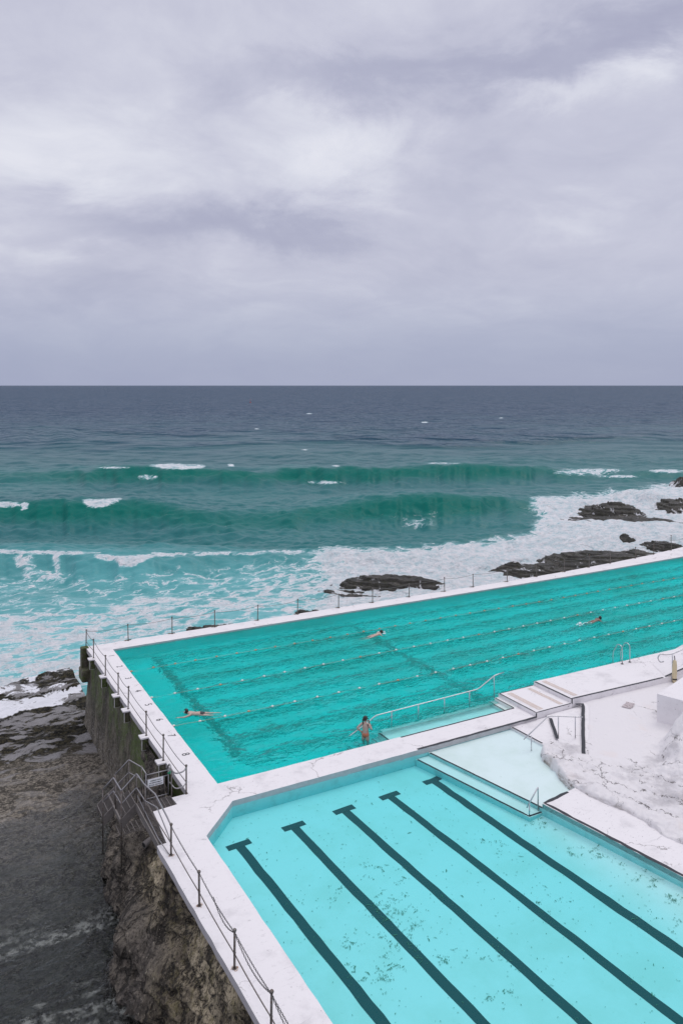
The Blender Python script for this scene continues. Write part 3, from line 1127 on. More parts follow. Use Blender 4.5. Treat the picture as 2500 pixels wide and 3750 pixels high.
# raised platforms along the lap pool
bm = bmesh.new()
prism(bm, wob([(14.66, 1.32), (14.66, -1.27), (16.87, -1.27), (16.87, 1.32)], .4, .006), -1.9, .17)
p1 = link('deck_platform', bm, M['deck'])
tag(p1, 'low white platform step with two tan grip strips', 'platform', kind='structure')
bm = bmesh.new()
add_band(bm, [(14.70, 1.28), (14.70, -1.23), (16.83, -1.23)], .075, .174, .004, .3)
add_band(bm, [(14.70, 1.29), (16.83, 1.29)], .045, .1742, .003, .3)
box(bm, (14.67, -1.275, .06), (.05, .02, .2))
link('edge_stripe', bm, M['strip'], p1)
for (x0, x1) in ((14.98, 15.28), (16.26, 16.5)):
    bm = bmesh.new()
    add_band(bm, [((x0 + x1) / 2, 1.1), ((x0 + x1) / 2, -1.07)], x1 - x0, .175, .006, .2, .006)
    link('grip_strip', bm, M['grip'], p1)

bm = bmesh.new()
p2poly = [(16.88, 1.3), (20, 1.26), (28, 1.15), (40, 1.0), (78, .8), (78, -4), (25.2, -1.9), (24.2, -1.72), (22.95, -1.46), (20, -1.33), (16.88, -1.2)]
prism(bm, wob(p2poly, .45, .010), -1.9, .34)
p2 = link('deck_terrace', bm, M['deck'])
tag(p2, 'higher white terrace beside the lap pool with ladder', 'terrace', kind='structure')
bm = bmesh.new()
add_band(bm, [(16.93, 1.26), (16.93, -1.15), (20, -1.28), (22.95, -1.41)], .12, .3445, .006, .3)
box(bm, (16.93, -1.2, .22), (.06, .03, .24))
link('edge_stripe', bm, M['strip'], p2)
bm = bmesh.new()
add_band(bm, [(17.36, 1.12), (17.40, -.98)], .28, .345, .006, .2)
link('grip_strip', bm, M['grip'], p2)
bm = bmesh.new()      # sloping ramp that rises to the right
prof = [(23.1, -1.44), (24.3, -1.62), (29, -2.3), (40, -4)]
inn = [(24.0, .1), (25.0, .3), (29, .6), (40, .8)]
zz = [.35, .62, 1.4, 2.4]
vo = [bm.verts.new((*p, z)) for p, z in zip(prof, zz)]
vi = [bm.verts.new((*p, z)) for p, z in zip(inn, [.35, .55, 1.2, 2.2])]
vb = [bm.verts.new((*p, .1)) for p in prof]
vib = [bm.verts.new((*p, .1)) for p in inn]
for i in range(3):
    bm.faces.new((vo[i], vo[i + 1], vi[i + 1], vi[i]))
    bm.faces.new((vb[i], vb[i + 1], vo[i + 1], vo[i]))
    bm.faces.new((vi[i], vi[i + 1], vib[i + 1], vib[i]))
link('ramp', bm, M['deck'], p2)
bm = bmesh.new()
for i in range(3):
    a, b = Vector((*prof[i], zz[i])), Vector((*prof[i + 1], zz[i + 1]))
    tt = (b - a).normalized()
    nn = Vector((.1, .1, .0))
    q = [a + Vector((0, -.02, .015)), b + Vector((0, -.02, .015)), b + Vector((.02, .09, .018)), a + Vector((.02, .09, .018))]
    f = bm.faces.new([bm.verts.new(v) for v in q])
link('ramp_stripe', bm, M['strip'], p2)

# lane numbers on the short side of the lap pool
for n_, y_ in zip('12345678', (16.15, 14.25, 12.35, 10.42, 8.54, 6.64, 4.82, 2.87)):
    text_mesh('lane_number', n_, .46, M['dark_paint'], deck, (-.33, y_, .006), (0, 0, R(-90)), 'CENTER')

# ================================================================== POOL BASINS
LAPF = -1.75
lap_poly = far_in[::1] + [(0, 0), (14.7, 0), (14.7, 1.25), (78, .7)]


def basin(name, poly, zf, ztop, mat):
    bm = bmesh.new()
    sheet(bm, poly, zf)
    n = len(poly)
    ar = sum(poly[i][0] * poly[(i + 1) % n][1] - poly[(i + 1) % n][0] * poly[i][1] for i in range(n))
    pl = poly if ar > 0 else poly[::-1]
    a = [bm.verts.new((*p, zf)) for p in pl]
    b = [bm.verts.new((*p, ztop)) for p in pl]
    for i in range(n):
        j = (i + 1) % n
        bm.faces.new((b[i], b[j], a[j], a[i])).material_index = 1
    return link(name, bm, [mat, M['aqua']])


lap_floor = basin('lap_pool_floor', lap_poly, LAPF, -.16, M['floor_lap'])
tag(lap_floor, 'pale painted floor of the lap pool with dark lane lines', 'pool floor', kind='structure')
for y_ in (2.85, 4.75, 6.7, 8.6, 10.5, 12.4, 14.3, 16.1):
    bm = bmesh.new()
    add_band(bm, [(2.3, y_), (40, y_), (78, y_ + .5)], .62, LAPF + .004, 0, 3)
    link('lane_line', bm, M['line_lap'], lap_floor)
for x_, wd in ((2.2, .5), (15.0, .42)):
    bm = bmesh.new()
    add_band(bm, [(x_, 3.1), (x_, 16.6)], wd, LAPF + .008, 0, 3)
    link('cross_line', bm, M['line_lap'], lap_floor)

SMF = -.62


def fz(x):
    return min(SMF + max(0., x - 8) * .11, -.30)


sm_poly = [(8.0, -1.42), (.05, -1.43), (-1.51, -3.09), (-1.47, -12), (-1.43, -24), (12.1, -24), (10.48, -12.2), (10.03, -9.07), (9.70, -6.95), (9.1, -6.95)]
sm_full = [(14.0, -1.35), (.05, -1.43), (-1.51, -3.09), (-1.47, -12), (-1.43, -24), (12.1, -24), (10.48, -12.2), (10.03, -9.07), (9.70, -6.95), (12.8, -6.6), (14, -4.5)]
sm_floor = basin('small_pool_floor', sm_full, SMF, -.005, M['floor'])
bm = bmesh.new()
bm.from_mesh(sm_floor.data)
for cut in (8, 9, 10, 11):
    bmesh.ops.bisect_plane(bm, geom=bm.verts[:] + bm.edges[:] + bm.faces[:], plane_co=(cut, 0, 0), plane_no=(1, 0, 0))
for v in bm.verts:
    if v.co.z < SMF + .01:
        v.co.z = fz(v.co.x)
    elif v.co.x < 9.6 or v.co.y > -6.8:
        v.co.z = -.2
bm.to_mesh(sm_floor.data)
bm.free()
tag(sm_floor, 'pale painted floor of the small pool with five dark lines', 'pool floor', kind='structure')
for i, (x_, yt, sl_) in enumerate(((-.37, -3.1, .039), (1.75, -2.97, .036), (3.83, -2.89, .041), (5.83, -2.85, .044), (7.94, -2.71, .042))):
    bm = bmesh.new()
    add_band(bm, [(x_, yt - .1), (x_ + sl_ * 9, yt - 9), (x_ + sl_ * 21, yt - 21)], .32, SMF + .006, .012, .5, .012)
    add_band(bm, [(x_ - .42, yt - .02), (x_ + .44, yt + .03)], .30, SMF + .011, .0, .3, .012)
    for v in bm.verts:
        v.co.z += fz(v.co.x) - SMF
    link('lane_line', bm, M['line'], sm_floor)

# submerged shelf and steps of the small pool
bm = bmesh.new()
prism(bm, [(8.66, -1.40), (13.2, -1.36), (14.2, -3.2), (13.4, -5.5), (12.4, -7.0), (9.76, -6.93)], SMF - .1, -.21, 0, 1)
shelf = link('wading_shelf', bm, [M['floor'], M['aqua']])
tag(shelf, 'pale shallow wading shelf with dark nosings', 'wading shelf', kind='structure')
bm = bmesh.new()
prism(bm, [(8.02, -1.41), (8.655, -1.405), (9.755, -6.94), (9.1, -6.95)], SMF - .1, -.34, 0, 1)
link('shelf_step', bm, [M['floor'], M['aqua']], shelf)
bm = bmesh.new()
add_band(bm, [(8.70, -1.45), (9.78, -6.88)], .09, -.206, .006, .3)
add_band(bm, [(8.07, -1.45), (9.14, -6.88), (9.72, -6.88)], .09, -.336, .006, .3)
link('nosing', bm, M['nosing'], shelf)

# entry steps of the lap pool
bm = bmesh.new()
prism(bm, [(7.85, 0), (14.05, 0), (14.05, 1.3), (7.85, 1.3)], LAPF - .1, -.27)
prism(bm, [(14.05, 0.002), (14.40, 0.002), (14.40, 1.305), (14.05, 1.305)], LAPF - .1, -.13)
prism(bm, [(14.40, 0.003), (14.665, 0.003), (14.665, 1.31), (14.40, 1.31)], LAPF - .1, .0)
ed = [7.85, 7.50, 7.08, 6.66, 6.25, 5.85, 5.42, 5.0]
for i in range(7):
    prism(bm, [(ed[i + 1], 0), (ed[i], 0), (ed[i], 1.3 - .002 * (i + 1)), (ed[i + 1], 1.3 - .002 * (i + 1))], LAPF - .1, -.27 - .18 * (i + 1))
steps = link('entry_steps', bm, M['floor'])
tag(steps, 'white submerged entry steps along the lap pool wall', 'steps', kind='structure')
bm = bmesh.new()
for i in range(8):
    add_band(bm, [(ed[i] + .05, .01), (ed[i] + .05, 1.27)], .09, -.27 - .18 * i + .004, .0)
add_band(bm, [(14.09, .01), (14.09, 1.28)], .07, -.126)
add_band(bm, [(14.44, .01), (14.44, 1.28)], .07, .0046)
link('nosing', bm, M['nosing'], steps)

# water bodies
bm = bmesh.new()
lw = [(79, 19.7), (60, 18.33), (50, 17.78), (40, 17.43), (30, 17.28), (15, 17.23), (-.03, 17.23), (-.03, -.03), (14.7, -.03), (14.7, 1.2), (16.9, 1.2), (79, .6)]
prism(bm, lw, LAPF - .3, -.10)
bmesh.ops.bisect_plane(bm, geom=bm.verts[:] + bm.edges[:] + bm.faces[:], plane_co=(0, .93, 0), plane_no=(0, 1, 0))
bmesh.ops.bisect_plane(bm, geom=bm.verts[:] + bm.edges[:] + bm.faces[:], plane_co=(0, .95, 0), plane_no=(0, 1, 0))
for cut in (4.6, 7.5, 7.9, 14.9, 15.1):
    bmesh.ops.bisect_plane(bm, geom=bm.verts[:] + bm.edges[:] + bm.faces[:], plane_co=(cut, 0, 0), plane_no=(1, 0, 0))
o = link('lap_pool_water', bm, M['water_lap'])
at = o.data.attributes.new('depth', 'FLOAT', 'POINT')
for v in o.data.vertices:
    on = v.co.y < .94 and 7.6 < v.co.x < 15.0
    near = v.co.y < .94 and 7.2 < v.co.x <= 7.6
    at.data[v.index].value = .08 if on else (.3 if near else 1.)
tag(o, 'rippled turquoise water of the long lap pool', 'water', kind='structure')
bm = bmesh.new()
sw = [(14.3, -1.33), (.06, -1.40), (-1.54, -3.07), (-1.50, -12), (-1.46, -24.5), (12.2, -24.5), (10.52, -12.2), (10.07, -9.07), (9.74, -6.91), (12.9, -6.6), (14.5, -4.4)]
prism(bm, sw, SMF - .3, -.155)
o = link('small_pool_water', bm, M['water_small'])
tag(o, 'calm clear turquoise water of the small pool', 'water', kind='structure')

# weed scraps lying on the small pool floor
bm = bmesh.new()
clus = [(2.5, -8.4, .5, .55, 420), (1.7, -8.15, .25, .25, 110), (1.65, -9.4, .35, .3, 130), (.7, -10.4, .5, .3, 150), (.63, -8.9, .35, .25, 90), (3.0, -6.8, .5, .5, 150), (1.05, -6.95, .6, .4, 90), (.75, -10.8, .3, .3, 80),
        (2.65, -10.8, .25, .3, 110), (9.3, -7.15, .25, .15, 120), (9.3, -9.0, .4, .5, 120), (9.85, -9.75, .2, .7, 130), (10.0, -11.2, .25, .8, 200), (7.4, -7.1, .5, .5, 110), (3.9, -11.5, .35, .3, 110), (3.1, -12.5, .4, .3, 110),
        (7.0, -10.6, .4, .4, 90), (9.7, -11.7, .35, .8, 160), (8.7, -13, .6, .6, 110), (2.2, -9.9, .9, 1.0, 180), (1.3, -9.8, 1.0, .9, 160)]
bits = []
for cx, cy, sx, sy, n in clus:
    k = 0
    while k < n * .42:         # each drift is a handful of little trails
        tx, ty, ta, tl = random.gauss(cx, sx * .7), random.gauss(cy, sy * .7), random.uniform(0, 6.3), random.uniform(.1, .5)
        for q in range(random.randint(3, 12)):
            f = random.random() * tl
            bits.append((tx + math.cos(ta) * f + random.gauss(0, .035), ty + math.sin(ta) * f + random.gauss(0, .035), 1.))
            k += 1
for i in range(800):
    bits.append((random.uniform(-1.2, 10), random.uniform(-16, -1.8), .8))
for (x, y, s) in bits:
    if y > -1.7 or x < -1.3 or x > 10.0 + max(0, -9 - y) * .14 or (x > 7.8 and y > -6.98):
        continue
    big = random.random() < .05
    L = random.uniform(.010, .034) * (3.0 if big else 1)
    wd = random.uniform(.004, .011) * (1.6 if big else 1)
    a = random.uniform(0, 3.14)
    k = random.uniform(-.8, .8)
    l1 = Vector((math.cos(a), math.sin(a))) * L
    l2 = Vector((math.cos(a + k), math.sin(a + k))) * L
    nr = Vector((-math.sin(a), math.cos(a))) * wd
    p0 = Vector((x, y))
    zb = fz(x) + .016
    vs = [bm.verts.new((*(p0 - nr * .4), zb)), bm.verts.new((*(p0 + nr * .4), zb)), bm.verts.new((*(p0 + l1 + nr), zb + .008)), bm.verts.new((*(p0 + l1 - nr), zb + .008)),
          bm.verts.new((*(p0 + l1 + l2 + nr * .3), zb)), bm.verts.new((*(p0 + l1 + l2 - nr * .3), zb))]
    bm.faces.new((vs[0], vs[3], vs[2], vs[1]))
    bm.faces.new((vs[3], vs[5], vs[4], vs[2]))
M['weed'] = principled('drowned weed', (.09, .22, .14), .8)
o = link('seaweed', bm, M['weed'])
tag(o, 'scraps of dark seaweed strewn over the small pool floor', 'seaweed', kind='stuff')


# ================================================================== SEA WALL (left side of the lap pool)
def ribbon(path, z0, z1, rows, step, disp, mat, name, parent=None, batter=0.):
    pts = []
    for i in range(len(path) - 1):
        p, q = Vector(path[i]), Vector(path[i + 1])
        k = max(1, int((q - p).length / step))
        for j in range(k):
            pts.append(p.lerp(q, j / k))
    pts.append(Vector(path[-1]))
    A = np.array([(p.x, p.y) for p in pts])
    T = np.gradient(A, axis=0)
    for _ in range(4):
        T[1:-1] = (T[:-2] + T[1:-1] * 2 + T[2:]) / 4
    T /= np.linalg.norm(T, axis=1)[:, None] + 1e-9
    Nn = np.stack([-T[:, 1], T[:, 0]], -1)
    sarc = np.concatenate([[0], np.cumsum(np.hypot(*np.diff(A, axis=0).T))])
    Z = np.linspace(z1, z0, rows)
    P = np.zeros((rows, len(A), 3))
    for r, z in enumerate(Z):
        tt = (z1 - z) / (z1 - z0)
        dsp = disp(sarc, z, tt) + batter * tt
        P[r, :, 0] = A[:, 0] + Nn[:, 0] * dsp
        P[r, :, 1] = A[:, 1] + Nn[:, 1] * dsp
        P[r, :, 2] = z
    return grid_mesh(name, P, mat, parent=parent)


wall = empty('sea_wall', (-1.3, 9, -4.3))
tag(wall, 'mossy barnacled concrete sea wall holding the lap pool above the rock shelf', 'sea wall')
wall_w = Matrix.Translation((1.3, -9, 4.3))


def wdisp(s, z, t):
    return .05 * fbm(s * 1.1, np.full_like(s, z * 1.6), 5) + .03 * fbm(s * 5, np.full_like(s, z * 5), 3) - .04


def unparent_keep(o, root):
    o.parent = root
    o.matrix_parent_inverse = Matrix.Translation(root.location).inverted()


wf = ribbon([(-1.9, -1.2), (-1.75, -.6), (-1.18, -.2), (-1.18, 17.9), (-1.0, 18.33), (-.4, 18.35), (30, 18.3), (42, 18.8), (52, 20.1), (78, 24.3)], -5.6, -.16, 60, .11, wdisp, M['moss'], 'wall_face', batter=.42)
unparent_keep(wf, wall)
brk_y = [16.22, 13.27, 10.43, 8.48, 5.33, 2.77]
for y_ in brk_y:
    bm = bmesh.new()
    box(bm, (-1.36, y_, -.02), (.40, .42, .07), 0, 0, .012)
    box(bm, (-1.34, y_, -.30), (.32, .34, .50), random.uniform(-.03, .03), 1, .02)
    o = link('post_bracket', bm, [M['deck'], M['moss']])
    unparent_keep(o, wall)
bm = bmesh.new()
box(bm, (-1.36, 18.25, -.55), (.42, .42, 1.2), 0, 0, .04)
box(bm, (-1.40, 18.0, -1.4), (.5, 1.0, .7), 0, 0, .10)
o = link('corner_pillar', bm, M['moss'])
unparent_keep(o, wall)

# ================================================================== CLIFF under the small pool
def cliff_points():
    T = [(-1.35, 6.0), (-1.4, 3.4), (-1.6, 1.6), (-1.9, .2), (-2.4, -.9), (-2.72, -2.0), (-2.8, -3.4), (-2.78, -6), (-2.75, -9), (-2.74, -12), (-2.7, -24)]
    B = [(-1.5, 8.6), (-2.6, 6.5), (-3.3, 4.2), (-3.5, 2.2), (-3.25, .6), (-4.25, -.7), (-4.7, -2.1), (-4.35, -3.5), (-3.35, -4.6), (-3.15, -7), (-3.2, -24)]
    n = 260
    u = np.linspace(0, 1, n)
    ku = np.linspace(0, 1, len(T))
    # knots weighted by arclength of the base
    L = np.concatenate([[0], np.cumsum(np.hypot(*np.diff(np.array(B), axis=0).T))])
    ku = L / L[-1]
    T, B = np.array(T), np.array(B)
    t2 = np.stack([np.interp(u, ku, T[:, 0]), np.interp(u, ku, T[:, 1])], -1)
    b2 = np.stack([np.interp(u, ku, B[:, 0]), np.interp(u, ku, B[:, 1])], -1)
    rows = 110
    P = np.zeros((rows, n, 3))
    for r in range(rows):
        t = r / (rows - 1)
        z = -.16 - t * 4.9
        lo = .42 - .24 * np.exp(-((b2[:, 1] - 2.2) / 1.6) ** 4)
        f = (sstep(0, 1, np.clip((t - lo) / .24, 0, 1)) * .62 + .38 * t)[:, None]
        q = t2 * (1 - f) + b2 * f
        P[r, :, 0], P[r, :, 1], P[r, :, 2] = q[:, 0], q[:, 1], z
    s = np.repeat((u * L[-1])[None], rows, 0)
    zz = P[:, :, 2]
    d1 = fbm(s * .55, zz * .8, 6) * .55 + np.abs(fbm(s * 1.6 + 9, zz * 2.2, 5)) * -.35 + fbm(s * 5, zz * 5, 4) * .10
    d1 += .12 * np.round(fbm(s * .3, zz * 1.6 + s * .15, 3) * 4) / 2
    amp = np.clip(np.linspace(0, 1, rows) * 7, 0, 1)[:, None]
    P[:, :, 0] -= d1 * amp
    P[:, :, 1] += fbm(s * .8 + 70, zz * .9, 5) * .3 * amp
    P[:, :, 2] += fbm(s * .9 + 30, zz * .9 + 5, 5) * .25 * amp
    P[:, :, 0] = np.minimum(P[:, :, 0], -1.2)
    oc_shade = np.maximum(sstep(-2.7, -3.3, P[:, :, 0]) * sstep(-1.7, -2.6, P[:, :, 2]) * sstep(-5.5, -3.5, P[:, :, 1]), sstep(-.4, .9, P[:, :, 1] + .4 * fbm(s * .8, zz, 4)))  # first term: dark bulge; second: painted shade on the rock under the stairs
    return P, oc_shade


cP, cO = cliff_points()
cl = grid_mesh('cliff', cP, M['cliff'], dict(outcrop_and_shade=cO))
tag(cl, 'brown craggy rock face under the small pool deck with a bulging dark outcropping', 'cliff')
# drain pipe in the cliff
bm = bmesh.new()
tube(bm, [(-2.72, .22, -1.66), (-1.9, .55, -1.5)], .12, 14)
tube(bm, [(-2.725, .22, -1.66), (-2.5, .31, -1.62)], .09, 14, mi=1)
o = link('drain_pipe', bm, [M['stringer'], M['black']])
tag(o, 'short round drain pipe poking out of the cliff under the metal stairs', 'pipe')


# ================================================================== ROCKS in the surf
def rock(name, ucx, vcy, wpx, dpt, hgt, seed, label, zb=SEA, tilt=0., steps=.22, foam_low=.0, shp=2.6):
    """a strata-stepped rock; ucx, vcy: where its base centre lies (surveyed), size in metres"""
    Y = 2877 * (15 - zb) / (vcy - 1411)
    X = (ucx - 1250) / 2877 * Y
    n = 110
    a, b = np.meshgrid(np.linspace(-1.15, 1.15, n), np.linspace(-1.15, 1.15, n))
    rr = (np.abs(a) ** shp + np.abs(b) ** shp) ** (1 / shp)
    rr = rr + .22 * fbm(a * 2.3 + seed, b * 2.3 - seed, 5)
    h = np.clip(1.02 - rr, -.2, 1)
    h = np.where(h > 0, 1 - (1 - np.clip(h, 0, 1)) ** 2.6, h * 2)
    wid = wpx / 2877 * Y / 2 * 1.12
    hgt *= .86
    z = h * hgt * (1 + tilt * a + .35 * fbm(a * 2 + seed * 3, b * 2, 5))
    if steps:
        zq = z + .10 * fbm(a * 3, b * 3 + seed, 4) + a * .25
        q = np.round(zq / steps) * steps
        z = z + (q - zq) * .8
    z += .10 * fbm(a * wid * 1.4 + seed, b * dpt * .7, 5) + .05 * fbm(a * wid * 4 + seed, b * dpt * 2, 3)
    lx, ly = a * wid, b * dpt / 2
    P = np.stack([lx, ly, z - .45], -1)
    fo = (foam_low + .08) * sstep(hgt * .8, .0, z) + .15 * fbm(a * 3 + 5, b * 3, 3)
    o = grid_mesh(name, P, M['rock'], dict(foam=np.clip(fo, 0, 1)), smooth=True)
    x, y = cam_to_world(X, Y)
    o.location = (x, y, zb)
    o.rotation_euler = (0, 0, -YAW)
    tag(o, label, 'rock', 'dark rocks in the surf')
    return o


rock('sea_rock', 1405, 2146, 400, 5.6, 1.45, 3, 'stepped dark slab rock standing alone in the foam left of the other rocks', foam_low=.30, tilt=.30, steps=.34)
rock('sea_rock', 1275, 2170, 270, 3.0, .65, 41, 'low dark ledge in foam at the foot of the stepped slab rock', foam_low=.35, steps=.25)
rock('sea_rock', 1725, 2137, 190, 2.6, .45, 5, 'thin low flat rock nearly awash beside the pool wall', foam_low=.55)
rock('sea_rock', 1955, 2102, 300, 6.5, 1.55, 8, 'dark rounded rock between the flat awash ledge and the long rock mass', foam_low=.36)
rock('sea_rock', 2178, 2067, 450, 10., 1.75, 12, 'long mossy dark rock mass close behind the pool fence', foam_low=.25, steps=.26)
rock('sea_rock', 2335, 2042, 240, 6., 1.1, 15, 'low mossy shelf rock to the right of the long rock mass', foam_low=.40)
rock('sea_rock', 2430, 2016, 190, 5., 1.4, 19, 'dark blocky rock nearest the far fence end', foam_low=.3, shp=4.)
rock('sea_rock', 2299, 1992, 80, 3.0, 1.5, 23, 'small upright pale grey boulder alone in white foam', foam_low=.0, steps=0, shp=3.0, tilt=-.35)
rock('sea_rock', 2025, 2054, 90, 2.8, 1.15, 27, 'small jagged rock with water pouring over it above the rounded rock', foam_low=.5)
rock('sea_rock', 2420, 1986, 170, 3.2, .7, 29, 'low rock streaming with foam right of the upright boulder', foam_low=.68)
rock('sea_rock', 2240, 1876, 230, 10., 1.8, 31, 'broad dark rock with a humped back amid breaking waves', foam_low=.38, tilt=-.1, steps=.4)
rock('sea_rock', 2290, 1908, 420, 14., .8, 33, 'flat rock ledge veiled by streaming white water below the humped rock', foam_low=.72)
rock('sea_rock', 2155, 1884, 85, 4., .9, 35, 'small dark rock at the left tip of the humped rock', foam_low=.3)
rock('sea_rock', 2490, 1864, 210, 12., 2.0, 37, 'steep sided dark rock farthest right among the breaking waves', foam_low=.35, shp=4., steps=.4)
rock('sea_rock', 2525, 1783, 120, 10., 2.6, 39, 'distant dark rock tip at the far right edge beyond the breakers', foam_low=.3)
rock('sea_rock', 1150, 2250, 190, 3.0, .8, 47, 'small dark rock awash just outside the fence left of the stepped slab', foam_low=.42)
rock('sea_rock', 830, 2306, 300, 2.4, .8, 49, 'dark rock patch awash outside the fence nearest the pool corner', foam_low=.42)

# ================================================================== WHITEWASHED ROCK and slope on the right
AX = np.linspace(10.9, 31, 380)
AY = np.linspace(-24, -1.15, 420)
ax, ay = np.meshgrid(AX, AY)
edge = [(13.1, -3.42), (12.9, -3.5), (12.5, -3.6), (12.10, -4.15), (11.98, -4.75), (11.80, -5.4), (11.5, -6.0), (11.36, -6.5), (11.32, -6.95), (11.32, -7.5), (11.5, -8.1), (11.62, -8.7), (11.65, -9.6),
        (11.55, -10.4), (11.75, -11.3), (12.1, -13), (12.8, -16), (13.4, -24.5), (32, -24.5), (32, -1.0), (17.42, -1.0), (17.42, -1.34), (14.85, -3.86), (14.35, -4.15), (14.0, -3.9), (13.6, -3.66)]
de = -seg_dist(ax + .10 * fbm(ax * 1.6, ay * 1.6, 4), ay + .10 * fbm(ax * 1.6 + 8, ay * 1.6, 4), edge)      # metres inside the outline
flat = seg_dist(ax, ay, [(17.4, -1.1), (17.4, -1.35), (13.65, -5.0), (14.02, -5.45), (14.42, -5.96), (14.8, -6.5), (15.25, -6.9), (15.9, -6.4), (16.5, -5.7), (17.5, -5.5), (18.6, -5.4), (19.0, -4.2), (24, -3.0), (31, -3.0), (31, -1.0)])
apron = .082 + .012 * fbm(ax * .8, ay * .8, 4)
rockh = .13 + .14 * fbm(ax * .45, ay * .45, 5) + .10 * np.abs(fbm(ax * 1.1 + 4, ay * 1.1, 5))
lay = fbm(ax * .35 + ay * .25, ay * .5 - ax * .2, 4)
rockh = rockh + .13 * (np.round(lay * 6) / 6)


def bump_at(x, y, r, hh, p=2.):
    return hh * np.exp(-(np.hypot(ax - x, ay - y) / r) ** p)


rockh = rockh + bump_at(18.2, -6.4, .9, .75, 3) + bump_at(16.9, -7.4, 1.0, .45, 3) + bump_at(19.6, -7.2, 1.5, 1.0) + bump_at(15.9, -8.6, 1.2, .40) + bump_at(14.9, -10.4, 1.6, .45) + bump_at(17.8, -9.2, 1.8, .8) \
    + bump_at(20.5, -10, 2.5, 1.4) + bump_at(15.5, -13, 2, .6)
hh = np.where(flat < 0, apron, rockh * sstep(0, .9, flat) + apron * (1 - sstep(0, .9, flat)))
hh = hh - 1.0 * (1 - sstep(-.02, .32, de)) ** 1.5
hh = hh + (.035 * fbm(ax * 3, ay * 3, 4) - .16 * np.abs(fbm(ax * 1.1 + ay * .5, ay * 1.7, 5)) + .10 * np.abs(fbm(ax * 2.6, ay * 3.4 + 7, 4))) * sstep(0, .4, flat)
hh = np.where(de < -.12, -1.2, hh)
worn = sstep(0, .6, flat) * (.05 + .75 * sstep(.0, .5, fbm(ax * .5 + 20, ay * .5, 4)))
for (x, y, r) in ((13.4, -4.4, .7), (13.9, -7.3, 1.0), (16.2, -6.9, .6), (13.3, -9.0, .8), (20, -3.9, .8), (14.4, -8.4, .8)):
    worn = np.maximum(worn, 1.0 * np.exp(-(np.hypot((ax - x) * .8, ay - y) / r) ** 3))
rust = sstep(.30, .10, de) * sstep(-.4, .0, de) * sstep(-.25, .25, fbm(ax * 1.3, ay * 1.3, 4) + .12)
wr = grid_mesh('whitewashed_rock', np.stack([ax, ay, hh], -1), M['white_rock'], dict(worn=worn, rust=rust), keep=de > -.35)
tag(wr, 'whitewashed natural rock slope with grey worn patches beside the shallow end', 'rock slope')

# fan of steps from the slope down to the wading shelf
bm = bmesh.new()
prism(bm, wob([(15.25, -1.30), (17.42, -1.28), (17.41, -1.34), (13.62, -5.02), (13.2, -4.6), (14.0, -3.3), (15.2, -1.75)], .4, .008), -.6, -.04)
prism(bm, wob([(13.10, -1.33), (15.25, -1.302), (15.2, -1.75), (14.0, -3.3), (13.2, -4.5), (13.14, -3.0)], .4, .008), -.6, -.11)
prism(bm, wob([(17.43, -1.2), (17.9, -1.2), (17.9, -1.6), (14.1, -5.3), (13.63, -5.03), (17.42, -1.35)], .4, .006), -.6, .070)
fan = link('fan_steps', bm, M['deck'])
tag(fan, 'shallow white fan steps with black edges leading into the wading shelf', 'steps', kind='structure')
bm = bmesh.new()
add_band(bm, [(17.10, -1.27), (17.43, -1.40), (13.72, -5.02)], .15, .100, .012, .3)
add_band(bm, [(15.18, -1.62), (13.98, -3.30)], .14, -.035, .010, .3)
add_band(bm, [(13.15, -1.40), (13.22, -3.2)], .09, -.105, .006, .3)
link('edge_stripe', bm, M['strip'], fan)

bm = bmesh.new()
bl = [(18.9, -4.35), (19.3, -5.6), (20.2, -8.5), (26, -8.2), (26, -3.0), (21.9, -3.38), (20.3, -3.92)]
tp = prism(bm, bl, -.3, 1.3)
for v, z in zip(sorted(tp, key=lambda v: v.co.x), (1.3, 1.3, 1.36, 1.25, 1.2, 1.5, 1.5)):
    v.co.z = z
bmesh.ops.bevel(bm, geom=[e for e in bm.edges if e.calc_face_angle(0) > .5], offset=.03, segments=2, affect='EDGES')
o = link('concrete_block', bm, M['block'])
tag(o, 'large plain white concrete block with sloping top at the right', 'block')

# drain cover
bm = bmesh.new()
add_band(bm, [(18.82, -2.72), (19.46, -2.42)], .40, .115, 0, .1, .03)
M['drain'] = principled('rusty grate', (.4, .34, .34), .8, build=lambda g: dict(col=g.mix(g.ss(g.vor(g.pos(), 16.), .25, .45), (.10, .07, .07), (.52, .46, .47))))
o = link('drain_cover', bm, M['drain'])
tag(o, 'small rusty square drain cover set in the white slope', 'drain cover')

# ================================================================== FENCES
def fence_post(x, y, z, h, knob=True, r=.028):
    bm = bmesh.new()
    tube(bm, [(0, 0, 0), (0, 0, h)], r, 10)
    tube(bm, [(0, 0, 0), (0, 0, .02)], r * 2.1, 10)
    if knob:
        ball(bm, (0, 0, h + .02), r * 1.75, 10, 8)
        ball(bm, (0, 0, h * .42), r * 1.3, 8, 6)
    return bm


far_f = empty('chain_fence', (0, 18.3, 0))
tag(far_f, 'long post and chain fence on the seaward edge of the lap pool', 'fence')
far_x = [-1.27, 1.13, 3.76, 6.46, 9.31, 12.12, 15.17, 17.83, 20.85, 23.93, 26.53, 29.81, 32.87, 35.93, 38.85, 41.51, 44.92, 47.61, 50.47, 53.4, 56.4, 59.4]


def fy(x):
    return np.interp(x, [p[0] for p in far_out], [p[1] for p in far_out]) - .12


